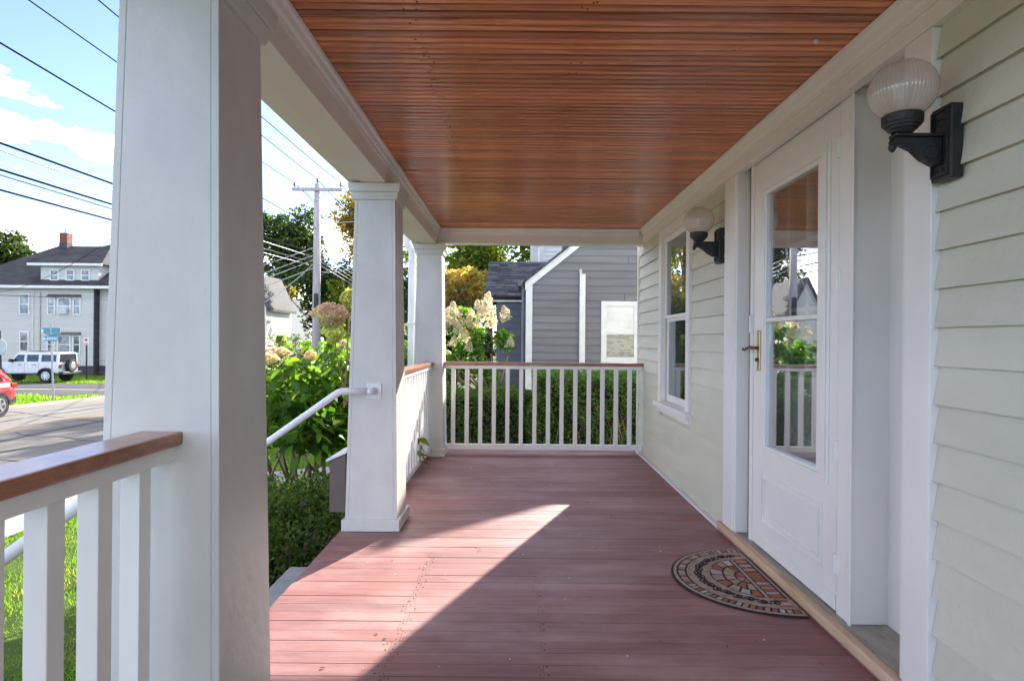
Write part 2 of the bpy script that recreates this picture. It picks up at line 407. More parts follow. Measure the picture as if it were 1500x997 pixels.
# ------------------------------------------------------------------ mesh helpers
class MB:
    def __init__(s):
        s.v, s.f, s.mi = [], [], []
        s.cur = 0

    def add(s, vs, fs):
        n = len(s.v)
        s.v += [tuple(p) for p in vs]
        s.f += [tuple(i + n for i in f) for f in fs]
        s.mi += [s.cur] * len(fs)
        return s

    def box(s, x0, x1, y0, y1, z0, z1):
        vs = [(x0, y0, z0), (x1, y0, z0), (x1, y1, z0), (x0, y1, z0), (x0, y0, z1), (x1, y0, z1), (x1, y1, z1), (x0, y1, z1)]
        return s.add(vs, [(0, 3, 2, 1), (4, 5, 6, 7), (0, 1, 5, 4), (1, 2, 6, 5), (2, 3, 7, 6), (3, 0, 4, 7)])

    def frustum(s, cx, cy, z0, z1, a0, b0, a1, b1):
        vs = [(cx - a0, cy - b0, z0), (cx + a0, cy - b0, z0), (cx + a0, cy + b0, z0), (cx - a0, cy + b0, z0),
              (cx - a1, cy - b1, z1), (cx + a1, cy - b1, z1), (cx + a1, cy + b1, z1), (cx - a1, cy + b1, z1)]
        return s.add(vs, [(0, 3, 2, 1), (4, 5, 6, 7), (0, 1, 5, 4), (1, 2, 6, 5), (2, 3, 7, 6), (3, 0, 4, 7)])

    def prism(s, poly, axis, a, b):
        """poly: list of 2D points in the other two axes (x: (y,z); y: (x,z); z: (x,y))"""
        def mk(p, t):
            return {'x': (t, p[0], p[1]), 'y': (p[0], t, p[1]), 'z': (p[0], p[1], t)}[axis]
        n = len(poly)
        vs = [mk(p, a) for p in poly] + [mk(p, b) for p in poly]
        fs = [tuple(range(n))[::-1], tuple(range(n, 2 * n))] + [(i, (i + 1) % n, n + (i + 1) % n, n + i) for i in range(n)]
        return s.add(vs, fs)

    def tube(s, pts, r, n=8, caps=True):
        pts = [Vector(p) for p in pts]
        rs = r if isinstance(r, (list, tuple)) else [r] * len(pts)
        rings = []
        up = Vector((0, 0, 1))
        prev = None
        for i, p in enumerate(pts):
            a = pts[max(0, i - 1)]
            b = pts[min(len(pts) - 1, i + 1)]
            d = (b - a)
            if d.length < 1e-9:
                d = Vector((0, 0, 1))
            d.normalize()
            if prev is None:
                ref = up if abs(d.z) < 0.95 else Vector((1, 0, 0))
                u = d.cross(ref).normalized()
            else:
                u = (prev - d * prev.dot(d))
                if u.length < 1e-6:
                    u = d.orthogonal()
                u.normalize()
            prev = u
            w = d.cross(u)
            rings.append([p + (u * math.cos(2 * math.pi * k / n) + w * math.sin(2 * math.pi * k / n)) * rs[i] for k in range(n)])
        vs = [q for rg in rings for q in rg]
        fs = []
        for i in range(len(pts) - 1):
            for k in range(n):
                k2 = (k + 1) % n
                fs.append((i * n + k, i * n + k2, (i + 1) * n + k2, (i + 1) * n + k))
        if caps:
            fs.append(tuple(range(n))[::-1])
            fs.append(tuple((len(pts) - 1) * n + k for k in range(n)))
        return s.add(vs, fs)

    def lathe(s, prof, cx, cy, cz, n=24, axis='z', flute=0, famp=0.0, twist=0.0):
        """prof: list of (r, h)"""
        vs = []
        for (r, h) in prof:
            for k in range(n):
                a = 2 * math.pi * k / n
                rr = r * (1 + famp * math.cos(flute * (a + twist * h))) if flute else r
                x, y = rr * math.cos(a), rr * math.sin(a)
                vs.append({'z': (cx + x, cy + y, cz + h), 'x': (cx + h, cy + x, cz + y), 'y': (cx + x, cy + h, cz + y)}[axis])
        fs = []
        m = len(prof)
        for i in range(m - 1):
            for k in range(n):
                k2 = (k + 1) % n
                fs.append((i * n + k, i * n + k2, (i + 1) * n + k2, (i + 1) * n + k))
        fs.append(tuple(range(n))[::-1])
        fs.append(tuple((m - 1) * n + k for k in range(n)))
        return s.add(vs, fs)

    def obj(s, name, mat, parent=None, smooth=False, bevel=0.0, kind=None, label=None, fix=True):
        me = bpy.data.meshes.new(name)
        o3 = root_of(parent).location if parent else Vector((0, 0, 0))
        me.from_pydata([(p[0] - o3[0], p[1] - o3[1], p[2] - o3[2]) for p in s.v], [], s.f)
        mats = mat if isinstance(mat, (list, tuple)) else [mat]
        for m in mats:
            me.materials.append(m)
        if len(mats) > 1:
            me.polygons.foreach_set('material_index', s.mi)
        if fix:
            bm = bmesh.new()
            bm.from_mesh(me)
            bmesh.ops.recalc_face_normals(bm, faces=bm.faces)
            bm.to_mesh(me)
            bm.free()
        if smooth:
            me.polygons.foreach_set('use_smooth', [True] * len(me.polygons))
        me.update()
        o = bpy.data.objects.new(name, me)
        COL.objects.link(o)
        if parent:
            o.parent = parent
        if bevel:
            b = o.modifiers.new('bevel', 'BEVEL')
            b.width = bevel
            b.segments = 2
            b.limit_method = 'ANGLE'
            b.angle_limit = math.radians(40)
            o.data.polygons.foreach_set('use_smooth', [False] * len(me.polygons))
        if kind:
            o['kind'] = kind
        if label:
            o['label'] = label
        return o


def root_of(o):
    while o.parent:
        o = o.parent
    return o


def thing(name, label, cat, loc=(0, 0, 0), group=None):
    o = bpy.data.objects.new(name, None)
    o.empty_display_size = 0.2
    COL.objects.link(o)
    o.location = loc
    o['label'] = label
    o['category'] = cat
    if group:
        o['group'] = group
    return o


def tag(o, label, cat, group=None):
    o['label'] = label
    o['category'] = cat
    if group:
        o['group'] = group
    return o


def copy_tree(o, parent=None):
    c = o.copy()
    COL.objects.link(c)
    c.parent = parent
    for ch in o.children:
        copy_tree(ch, c)
    return c


def np_mesh(name, V, F, mat, parent=None, shade=None, kind=None, smooth=False):
    """V (n,3), F (m,k) numpy"""
    me = bpy.data.meshes.new(name)
    if parent is not None:
        V = V - np.array(root_of(parent).location)[None, :]
    n, (m, k) = len(V), F.shape
    me.vertices.add(n)
    me.vertices.foreach_set('co', V.astype(np.float32).ravel())
    me.loops.add(m * k)
    me.loops.foreach_set('vertex_index', F.astype(np.int32).ravel())
    me.polygons.add(m)
    me.polygons.foreach_set('loop_start', np.arange(0, m * k, k, dtype=np.int32))
    me.polygons.foreach_set('loop_total', np.full(m, k, dtype=np.int32))
    me.update(calc_edges=True)
    if shade is not None:
        a = me.attributes.new('shade', 'FLOAT', 'POINT')
        a.data.foreach_set('value', shade.astype(np.float32))
    me.materials.append(mat)
    if smooth:
        me.polygons.foreach_set('use_smooth', np.ones(m, dtype=bool))
    o = bpy.data.objects.new(name, me)
    COL.objects.link(o)
    if parent is not None:
        o.parent = parent
    if kind:
        o['kind'] = kind
    return o


def leaves_geo(P, L, ratio=0.5, up=0.5, rng=RNG, fold=0.12, out=None, outw=0.0):
    n = len(P)
    nrm = rng.normal(size=(n, 3))
    nrm[:, 2] += up * 1.5
    if out is not None:
        nrm += out * outw
    nrm /= np.linalg.norm(nrm, axis=1, keepdims=True)
    d = np.cross(nrm, rng.normal(size=(n, 3)))
    d /= np.linalg.norm(d, axis=1, keepdims=True) + 1e-9
    s = np.cross(nrm, d)
    L = L[:, None]
    V = np.empty((n, 4, 3))
    V[:, 0] = P - d * L * 0.5
    V[:, 1] = P + s * L * ratio * 0.5 + nrm * L * fold - d * L * 0.06
    V[:, 2] = P + d * L * 0.5 - nrm * L * 0.08
    V[:, 3] = P - s * L * ratio * 0.5 + nrm * L * fold - d * L * 0.06
    F = np.arange(n * 4).reshape(n, 4)
    return V.reshape(-1, 3), F


def leaf_cloud(name, P, size, mat, parent, ratio=0.5, up=0.5, jitter=0.35, kind=None, shade_bias=None, out=None, outw=0.0):
    n = len(P)
    L = size * (1 + jitter * RNG.uniform(-1, 1, n))
    V, F = leaves_geo(P, L, ratio, up, out=out, outw=outw)
    sh = RNG.uniform(0, 1, n)
    if shade_bias is not None:
        sh = np.clip(sh * 0.6 + shade_bias * 0.4, 0, 1)
    return np_mesh(name, V, F, mat, parent, np.repeat(sh, 4), kind)


def clump_points(centers, radii, n_each, shell=0.55):
    out = []
    for c, r in zip(centers, radii):
        d = RNG.normal(size=(n_each, 3))
        d /= np.linalg.norm(d, axis=1, keepdims=True)
        rr = r * (shell + (1 - shell) * RNG.uniform(0, 1, (n_each, 1))) * (0.75 + 0.5 * RNG.uniform(0, 1, (n_each, 1)))
        p = d * rr
        p[:, 2] *= 0.75
        out.append(p + np.array(c)[None, :])
    return np.concatenate(out)


# ground height: lawn, falling to the pavement and the street, and on downhill along the street
XB = [-900, -17.2, -7.2, -6.9, -5.75, -2.2, 60, 900]
XZ = [-1.25, -1.25, -1.25, -1.15, -1.10, -0.75, -0.75, -1.25]


def gz(x, y):
    z = float(np.interp(x, XB, XZ))
    t = min(max((y - 18.0) / 42.0, 0), 1)
    return z - 0.95 * t


def sheet(name, x0, x1, y0, y1, dz, mat, parent=None, thick=0.0, kind='structure'):
    xs = sorted({x0, x1} | {b for b in XB if x0 < b < x1})
    ys = sorted({y0, y1} | {b for b in (18.0, 60.0) if y0 < b < y1})
    mb = MB()
    vs = [(x, y, gz(x, y) + dz) for y in ys for x in xs]
    nx = len(xs)
    fs = [(j * nx + i, j * nx + i + 1, (j + 1) * nx + i + 1, (j + 1) * nx + i) for j in range(len(ys) - 1) for i in range(nx - 1)]
    mb.add(vs, fs)
    return mb.obj(name, mat, parent, kind=kind, fix=False)


# ------------------------------------------------------------------ setting: ground, street
ground = sheet('ground', -900, 900, -300, 1500, 0.0, M['soil'])
road = sheet('road', -17.2, -7.2, -80, 400, 0.006, M['asphalt'])
street = sheet('cross_street', -260, -17.2, 27.0, 36.2, 0.006, M['asphalt2'])
walk = sheet('sidewalk', -6.75, -5.75, -40, 120, 0.012, M['concrete'])
fw = sheet('concrete_walk', -5.75, -2.3, 7.9, 9.5, 0.010, M['concrete'])
steps_walk = sheet('step_pad', -2.45, -1.85, 1.95, 3.75, 0.010, M['concrete'])


def kerb_strip(x0, x1, y0, y1, h):
    mb = MB()
    ys = sorted({y0, y1} | {b for b in (18.0, 60.0) if y0 < b < y1})
    for a, b in zip(ys, ys[1:]):
        za, zb = gz(-8, a), gz(-8, b)
        vs = [(x0, a, za - 0.1), (x1, a, za - 0.1), (x1, a, za + h), (x0, a, za + h), (x0, b, zb - 0.1), (x1, b, zb - 0.1), (x1, b, zb + h), (x0, b, zb + h)]
        mb.add(vs, [(0, 1, 2, 3), (7, 6, 5, 4), (0, 4, 5, 1), (1, 5, 6, 2), (2, 6, 7, 3), (3, 7, 4, 0)])
    return mb.obj('kerb', M['concrete'], kind='structure')


kerb_strip(-7.2, -7.05, -80, 400, 0.12)
kerb_strip(-17.35, -17.2, -80, 26.0, 0.10)
kerb_strip(-17.35, -17.2, 37.5, 400, 0.10)


def ribbon(name, pts, w, mat, parent, dz=0.012):
    mb = MB()
    vs = []
    for i, (x, y) in enumerate(pts):
        a = Vector(pts[max(0, i - 1)])
        b = Vector(pts[min(len(pts) - 1, i + 1)])
        d = (b - a).normalized()
        n = Vector((-d.y, d.x)) * w * 0.5 * (0.6 + 0.8 * random.random() if w < 0.3 and name != 'road_marking' else 1)
        for s in (-1, 1):
            vs.append((x + n.x * s, y + n.y * s, gz(x, y) + dz))
    fs = [(2 * i, 2 * i + 1, 2 * i + 3, 2 * i + 2) for i in range(len(pts) - 1)]
    mb.add(vs, fs)
    return mb.obj(name, mat, parent, fix=False)


for xx in (-12.82, -13.12):
    ribbon('road_marking', [(xx, y) for y in (-80, 0, 10, 18, 26)], 0.11, M['yellow'], road)
for xx in (-12.82, -13.12):
    ribbon('road_marking', [(xx, y) for y in (38, 60, 200)], 0.11, M['yellow'], road)
ribbon('road_marking', [(-20.5, 30.9), (-24.5, 30.9), (-30.0, 30.9)], 0.16, M['roadwhite'], street)


def wob(p0, p1, n, amp):
    o = []
    for i in range(n + 1):
        t = i / n
        o.append((p0[0] + (p1[0] - p0[0]) * t + random.uniform(-amp, amp), p0[1] + (p1[1] - p0[1]) * t + random.uniform(-amp, amp)))
    return o


for p0, p1, n, a, w in (((-9.1, 6), (-9.4, 24), 14, 0.10, 0.07), ((-10.6, 5), (-10.8, 26), 16, 0.06, 0.05), ((-7.6, 11.2), (-10.5, 12.1), 6, 0.12, 0.06),
                        ((-8.3, 9.6), (-9.4, 11.0), 5, 0.15, 0.12), ((-9.3, 14), (-12.5, 15.2), 7, 0.15, 0.06), ((-11.8, 4), (-11.9, 26), 18, 0.05, 0.16),
                        ((-14.4, 10), (-14.6, 27), 16, 0.05, 0.10), ((-15.4, 12), (-15.5, 30), 14, 0.06, 0.05), ((-12.9, 13), (-16.4, 14.2), 7, 0.15, 0.07),
                        ((-9.2, 16.6), (-12.8, 17.6), 7, 0.14, 0.06), ((-8.0, 13.0), (-8.3, 18.0), 6, 0.08, 0.05), ((-13.4, 18), (-16.9, 20), 8, 0.12, 0.06)):
    ribbon('tar_shadow_line', wob(p0, p1, n, a), w, M['tar_shadow'], road, 0.011)  # lengthwise ribbons paint in wire shadows, crosswise ones are tar-sealed cracks

# ------------------------------------------------------------------ grass
def blades(name, n, xr, yr, hmin, hmax, wid, mat, mask=None):
    x = RNG.uniform(*xr, n)
    y = RNG.uniform(*yr, n)
    if mask is not None:
        k = mask(x, y)
        x, y = x[k], y[k]
    n = len(x)
    z = np.interp(x, XB, XZ) - 0.95 * np.clip((y - 18) / 42, 0, 1)
    h = RNG.uniform(hmin, hmax, n) * (0.7 + 0.5 * np.sin(x * 2.3) * np.sin(y * 1.7 + 1))
    a = RNG.uniform(0, 2 * math.pi, n)
    lean = RNG.uniform(0.1, 0.9, n) * h
    la = RNG.uniform(0, 2 * math.pi, n)
    V = np.empty((n, 3, 3))
    V[:, 0] = np.stack([x - np.cos(a) * wid, y - np.sin(a) * wid, z - 0.005], 1)
    V[:, 1] = np.stack([x + np.cos(a) * wid, y + np.sin(a) * wid, z - 0.005], 1)
    V[:, 2] = np.stack([x + np.cos(la) * lean, y + np.sin(la) * lean, z + h], 1)
    F = np.arange(n * 3).reshape(n, 3)
    sh = np.clip(RNG.uniform(0, 1, n) * 0.75 + 0.25 * (0.5 + 0.5 * np.sin(x * 1.9 + y * 0.7) * np.sin(x * 0.8 - y * 1.6)) + 0.25 * (np.sin(x * 3.1 + 1) * np.sin(y * 2.7) > 0.55), 0, 1)
    return np_mesh(name, V.reshape(-1, 3), F, mat, None, np.repeat(sh, 3), 'stuff')


def lawn_mask(x, y):
    return ~((x < -1.8) & (x > -2.46) & (y > 1.9) & (y < 3.8)) & ~((x < -2.25) & (y > 7.85) & (y < 9.55))


blades('lawn_grass', 110000, (-5.78, -1.15), (0.6, 14), 0.025, 0.075, 0.0045, M['grass'], lawn_mask)
blades('verge_grass', 16000, (-34, -17.45), (21.5, 26.6), 0.05, 0.16, 0.02, M['grass'])
blades('far_lawn_grass', 24000, (-46, -24), (36.6, 47.5), 0.06, 0.16, 0.025, M['grass'])
blades('kerb_grass', 9000, (-7.03, -6.77), (2, 40), 0.03, 0.07, 0.006, M['grass'])

# ------------------------------------------------------------------ porch floor
FX0, FX1, FY0, FY1 = -1.08, 1.30, -0.40, 6.63
mb = MB()
mb.box(FX0 + 0.03, 1.34, FY0, FY1 - 0.04, -0.16, -0.026)
mb.box(FX0 + 0.02, FX0 + 0.045, FY0, FY1 - 0.03, -0.75, -0.03)
mb.box(FX0 + 0.03, 1.34, FY1 - 0.055, FY1 - 0.03, -0.75, -0.03)
floor = mb.obj('porch_floor', M['dark'], kind='structure')
PW = 0.0842
row = 0
y = 2.329 + PW * 51
plank_rows = []
k0 = math.floor((FY0 - 2.329) / PW)
k1 = math.ceil((FY1 - 2.329) / PW)
nails = MB()


def plank(x0, x1, y0, y1, name='plank'):
    g = 0.0006
    dz = random.uniform(-0.0012, 0.0008)
    m = MB()
    c = 0.0012
    m.prism([(y0 + g, -0.024), (y1 - g, -0.024), (y1 - g, -c + dz), (y1 - g - c, dz), (y0 + g + c, dz), (y0 + g, -c + dz)], 'x', x0, x1)
    return m.obj(name, M['floor'], floor)


for k in range(k0, k1):
    ya = max(FY0, 2.329 + k * PW)
    yb = min(FY1, 2.329 + (k + 1) * PW)
    if yb - ya < 0.02:
        continue
    cuts = [FX0 - random.uniform(0, 0.004)]
    if -6 <= k <= 12:
        cuts.append((-0.45 if k % 2 else -0.475) + random.uniform(-0.004, 0.004))
        if k % 2 == 0 and -4 <= k <= 8:
            cuts.append(0.113)
    elif k % 4 == 1:
        cuts.append(random.uniform(-0.4, 0.8))
    cuts.append(FX1)
    for a, b in zip(cuts, cuts[1:]):
        plank(a + 0.0008, b - 0.0008, ya, yb)
    for cx in cuts[1:-1]:
        for off in (-0.014, 0.014):
            for yy in (ya + 0.018 + random.uniform(-0.006, 0.006), yb - 0.018 + random.uniform(-0.006, 0.006)):
                if random.random() < 0.25:
                    continue
                nails.lathe([(0.0028, -0.002), (0.0028, 0.0012)], cx + off + random.uniform(-0.003, 0.003), yy, 0, 6)
nails.obj('nail_head', M['nail'], floor, kind='stuff')
m = MB()
for i in range(60):
    x, yy, r = random.uniform(-0.9, 1.2), random.uniform(2.2, 6.0), random.uniform(0.0015, 0.005)
    a = random.uniform(0, 6.28)
    z0, z1 = 0.0016, 0.0026 + random.uniform(0, 0.002)
    q = [(x + r * math.cos(a + k * 2.1) * random.uniform(0.6, 1.6), yy + r * math.sin(a + k * 2.1) * random.uniform(0.6, 1.6)) for k in range(3)]
    m.prism(q, 'z', z0, z1)
m.obj('paint_chip', M['white'], floor, kind='stuff')
m = MB()
for i in range(34):
    x, yy, r = random.uniform(-1.0, 1.2), random.uniform(2.2, 6.2), random.uniform(0.004, 0.013)
    a = random.uniform(0, 6.28)
    m.add([(x + r * math.cos(a), yy + r * math.sin(a), 0.002), (x - 0.4 * r * math.sin(a), yy + 0.4 * r * math.cos(a), 0.005), (x - r * math.cos(a), yy - r * math.sin(a), 0.002), (x + 0.4 * r * math.sin(a), yy - 0.4 * r * math.cos(a), 0.0035)], [(0, 1, 2, 3)])
m.obj('leaf_crumb', M['bark'], floor, kind='stuff', fix=False)
m = MB()
m.box(FX0 - 0.012, 1.30, FY1 + 0.001, FY1 + 0.025, -0.03, 0.004)
m.obj('edge_board', M['floor'], floor)

# ------------------------------------------------------------------ porch ceiling
ZC = 2.345
CX0, CX1, CY0, CY1 = -0.80, 1.30, -0.36, 6.27
m = MB()
m.box(-1.02, 1.36, CY0, 6.43, ZC + 0.012, ZC + 0.05)
ceil = m.obj('porch_ceiling', M['dark'], kind='structure')
CW = 0.0455
n = int((CY1 - CY0) / CW)
beads = []
for i in range(3):
    m = MB()
    wdt = CW * 0.5 - 0.0030
    prof = [(-wdt, 0.012), (-wdt, 0.0045), (-wdt + 0.0035, 0.0012), (-wdt + 0.008, 0.0), (wdt - 0.008, 0.0012 * (i - 1)), (wdt - 0.0035, 0.0012), (wdt, 0.0045), (wdt, 0.012)]
    m.prism(prof, 'x', CX0, CX1)
    o = m.obj('plank', M['ceil'], ceil)
    beads.append(o)
for i in range(n + 1):
    o = beads[i] if i < 3 else beads[i % 3].copy()
    if i >= 3:
        COL.objects.link(o)
        o.parent = ceil
    o.location = (0, CY1 - CW * (i + 0.5), ZC + random.uniform(-0.0009, 0.0009))
m = MB()
for i in range(n + 1):
    for xj in (-0.37, 0.24, 0.86):
        if random.random() < (0.75 if xj < 0 else 0.3):
            for k in range(2):
                m.lathe([(0.0035, 0.002), (0.0035, -0.0012)], xj + random.uniform(-0.03, 0.03), CY1 - CW * (i + random.uniform(0.25, 0.75)), ZC, 6)
m.obj('nail_mark', M['nail'], ceil, kind='stuff')
# little paint-scraped sensor screwed beside the crown
m = MB()
m.lathe([(0.008, 0.0), (0.011, -0.006), (0.007, -0.014)], 1.13, 2.30, ZC - 0.001, 10)
tag(m.obj('ceiling_hook', M['white'], None, smooth=True), 'small white hook cap screwed into the varnished ceiling', 'hook')

# ------------------------------------------------------------------ columns
COLX = -0.89
COLUMNS = [(1.675, 'white square tapered column with the brown handrail butting its face, large in view', ),
           (3.945, 'white square tapered column where the upper end of the pipe handrail is bolted on',),
           (6.355, 'white square tapered corner column where both far railings meet',)]
for cy, lab in COLUMNS:
    t = thing('porch_column', lab, 'column', (COLX, cy, 0), 'tapered columns along the porch edge')
    m = MB()
    m.frustum(COLX, cy, 0.0, 2.07, 0.140, 0.140, 0.104, 0.104)
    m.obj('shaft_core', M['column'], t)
    A0, A1, TB = 0.163, 0.127, 0.0205
    for s_ in (-1, 1):
        m = MB()
        v = []
        for z, a in ((0.0, A0), (2.07, A1)):
            xo, xi = COLX + s_ * a, COLX + s_ * (a - TB)
            v += [(xo, cy - a, z), (xi, cy - a, z), (xi, cy + a, z), (xo, cy + a, z)]
        m.add(v, [(0, 1, 2, 3), (4, 5, 6, 7), (0, 1, 5, 4), (1, 2, 6, 5), (2, 3, 7, 6), (3, 0, 4, 7)])
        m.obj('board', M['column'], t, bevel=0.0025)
        m = MB()
        v = []
        for z, a in ((0.0, A0), (2.07, A1)):
            w = a - TB - 0.0004
            yo, yi = cy + s_ * (a - 0.0004), cy + s_ * (a - TB)
            v += [(COLX - w, yo, z), (COLX + w, yo, z), (COLX + w, yi, z), (COLX - w, yi, z)]
        m.add(v, [(0, 1, 2, 3), (4, 5, 6, 7), (0, 1, 5, 4), (1, 2, 6, 5), (2, 3, 7, 6), (3, 0, 4, 7)])
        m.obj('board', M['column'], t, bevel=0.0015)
    m = MB()
    m.box(COLX - 0.181, COLX + 0.181, cy - 0.181, cy + 0.181, 0.001, 0.075)
    m.obj('plinth', M['column'], t, bevel=0.006)
    m = MB()
    m.frustum(COLX, cy, 2.0685, 2.115, 0.139, 0.139, 0.150, 0.150)
    m.frustum(COLX, cy, 2.1155, 2.168, 0.157, 0.157, 0.166, 0.166)
    m.obj('capital', M['column'], t, bevel=0.003)

# ------------------------------------------------------------------ beams
t = thing('porch_beam', 'white boxed beam running over the row of columns with peeling soffit', 'beam', (-0.89, 3, 2.17))
m = MB()
m.box(-0.965, -0.815, -0.40, 6.44, 2.170, 2.40)
m.obj('beam_box', M['soffit'], t, bevel=0.003)
m = MB()
m.box(-1.062, -0.972, -0.40, 6.55, 2.182, 2.46)
m.obj('fascia', M['soffit'], t, bevel=0.003)
m = MB()
m.prism([(-0.814, 2.270), (-0.806, 2.270), (-0.803, 2.288), (-0.795, 2.296), (-0.790, 2.318), (-0.779, 2.328), (-0.777, 2.343), (-0.814, 2.343)], 'y', -0.40, 6.245)
m.obj('crown_moulding', M['trim'], t)
t = thing('porch_beam', 'white boxed beam across the far open end of the porch', 'beam', (0.2, 6.35, 2.17))
m = MB()
m.box(-0.814, 1.345, 6.285, 6.43, 2.190, 2.40)
m.obj('beam_box', M['trim'], t, bevel=0.003)
m = MB()
m.prism([(6.284, 2.270), (6.276, 2.270), (6.272, 2.288), (6.264, 2.296), (6.259, 2.318), (6.248, 2.328), (6.246, 2.343), (6.284, 2.343)], 'x', -0.776, 1.27)
m.obj('crown_moulding', M['trim'], t)

# ------------------------------------------------------------------ railings
def railing_y(lab, y0, y1, first, pitch, xc=-0.885, top=0.962, hw=0.0225):
    t = thing('porch_railing', lab, 'railing', (xc, (y0 + y1) / 2, 0), 'white railings with brown top rails')
    m = MB()
    m.box(xc - 0.058, xc + 0.050, y0, y1, top - 0.034, top)
    m.obj('top_rail', M['rail'], t, bevel=0.006)
    m = MB()
    m.box(xc - 0.030, xc + 0.034, y0 + 0.004, y1 - 0.004, top - 0.072, top - 0.0345)
    m.obj('sub_rail', M['trim'], t, bevel=0.003)
    m = MB()
    m.box(xc - 0.030, xc + 0.030, y0 + 0.004, y1 - 0.004, 0.052, 0.095)
    m.obj('bottom_rail', M['trim'], t, bevel=0.003)
    b0 = None
    yy = first
    while yy < y1 - 0.03:
        if b0 is None:
            b0 = MB().box(-hw + xc, hw + xc, (y0 + y1) / 2 - hw, (y0 + y1) / 2 + hw, 0.0955, top - 0.0725).obj('baluster', M['trim'], t, bevel=0.002)
            o = b0
        else:
            o = b0.copy()
            COL.objects.link(o)
            o.parent = t
        o.location = (0, yy - (y0 + y1) / 2, 0)
        yy += pitch


railing_y('white railing with brown top rail butting the large column beside the lawn', -0.38, 1.538, -0.232, 0.1378)
railing_y('sunlit white railing standing between the middle and corner columns', 4.085, 6.215, 4.15, 0.1364)
t = thing('porch_railing', 'white railing with brown top rail across the far end before the hedge', 'railing', (0.27, 6.36, 0), 'white railings with brown top rails')
m = MB()
m.box(-0.745, 1.328, 6.305, 6.41, 0.928, 0.962)
m.obj('top_rail', M['rail'], t, bevel=0.006)
m = MB()
m.box(-0.742, 1.328, 6.33, 6.39, 0.892, 0.9275)
m.obj('sub_rail', M['trim'], t, bevel=0.003)
m = MB()
m.box(-0.735, 1.328, 6.33, 6.39, 0.052, 0.105)
m.obj('bottom_rail', M['trim'], t, bevel=0.003)
b0 = None
for i in range(14):
    x = -0.645 + i * 0.1418
    if b0 is None:
        b0 = MB().box(0.27 - 0.021, 0.27 + 0.021, 6.341, 6.379, 0.1055, 0.8915).obj('baluster', M['trim'], t, bevel=0.002)
        o = b0
    else:
        o = b0.copy()
        COL.objects.link(o)
        o.parent = t
    o.location = (x - 0.27, 0, 0)

# ------------------------------------------------------------------ house
WX = 1.33
house = thing('house', 'sage green clapboard house with white trim that the porch is built on', 'house', (2.5, 3.0, -0.75))
m = MB()
WB = 1.358
DY0, DY1, DZ1 = 2.057, 3.66, 2.236
WY0, WY1, WZ0, WZ1 = 4.70, 5.50, 0.66, 2.13
m.box(WB, 1.52, -1.6, DY0, -0.75, 2.75)
m.box(WB, 1.52, DY1, WY0, -0.75, 2.75)
m.box(WB, 1.52, WY1, 6.60, -0.75, 2.75)
m.box(WB, 1.52, DY0, DY1, DZ1, 2.75)
m.box(WB, 1.52, DY0, DY1, -0.75, 0.02)
m.box(WB, 1.52, WY0, WY1, WZ1, 2.75)
m.box(WB, 1.52, WY0, WY1, -0.75, WZ0)
m.box(1.521, 7.0, 6.45, 6.60, -0.75, 5.2)
m.box(6.85, 7.0, -1.6, 6.449, -0.75, 5.2)
m.box(1.521, 6.849, -1.6, -1.45, -0.75, 5.2)
m.box(WB, 1.52, -1.6, 6.60, 2.7505, 5.2)
m.box(1.521, 6.849, -1.449, 6.449, 2.60, 2.70)
m.box(1.521, 6.849, -1.449, 6.449, -0.1, 0.0)
m.obj('wall', M['sage'], house)
m = MB()   # room partition behind the door
m.box(4.0, 4.1, -1.44, 6.44, 0.001, 2.599)
m.box(1.9, 3.99, 4.2, 4.3, 0.001, 2.599)
m.obj('partition', M['interior'], house)
m = MB()
m.prism([(-1.11, 2.465), (1.36, 2.98), (1.36, 3.06), (-1.11, 2.53)], 'y', -0.45, 6.75)
m.prism([(0.9, 5.1), (4.2, 7.0), (7.5, 5.1), (7.5, 5.25), (4.2, 7.15), (0.9, 5.25)], 'y', -2.0, 7.0)
m.obj('roof', M['shingle'], house)

EXP, ZB0 = 0.1215, 0.0345


def clap(x, y0, y1, zb, ztop=None, mat=None, parent=None, exp=EXP):
    m = MB()
    zt = zb + exp - 0.0006 if ztop is None else ztop
    m.prism([(x - 0.003, zb), (x + 0.0160 * (zt - zb) / exp, zt), (x + 0.03, zt), (x + 0.03, zb), (x + 0.0165, zb), (x + 0.0150, zb + 0.007), (x + 0.0035, zb + 0.007), (x + 0.0022, zb)], 'y', y0, y1)
    return m.obj('clapboard', mat or M['sage'], parent or house)


def run(y0, y1, zb, ztop=None):
    L = y1 - y0
    if L > 1.6 and random.random() < 0.8:
        c = y0 + L * random.uniform(0.3, 0.7)
        clap(WX + random.uniform(-0.0015, 0.0015), y0, c - 0.0018, zb, ztop)
        clap(WX + random.uniform(-0.0015, 0.0015), c + 0.0018, y1, zb, ztop)
    else:
        clap(WX + random.uniform(-0.0008, 0.0008), y0, y1, zb, ztop)


FZ = 2.205     # frieze underside
for k in range(-1, 18):
    zb = ZB0 + k * EXP
    zt = None
    if zb > FZ + 0.01:
        break
    if zb + EXP > FZ + 0.02:
        zt = FZ + 0.02
    if k < 0:
        zb0, zt = -0.02, ZB0 - 0.0006
        run(-1.55, 1.927, zb0, zt)
        run(3.838, 6.555, zb0, zt)
        continue
    run(-1.55, 1.927, zb, zt)
    if zb + EXP < 0.60:
        run(3.838, 6.555, zb, zt)
    else:
        run(3.838, 4.612, zb, zt)
        run(5.598, 6.555, zb, zt)
m = MB()
m.box(1.318, 1.40, 6.556, 6.60, -0.3, 2.60)
m.box(1.401, 1.48, 6.601, 6.625, -0.3, 2.60)
m.obj('corner_board', M['trim'], house, bevel=0.003)
m = MB()
m.box(1.309, WB, -1.6, 6.284, FZ, ZC + 0.004)
m.obj('frieze_board', M['trim'], house, bevel=0.003)
m = MB()
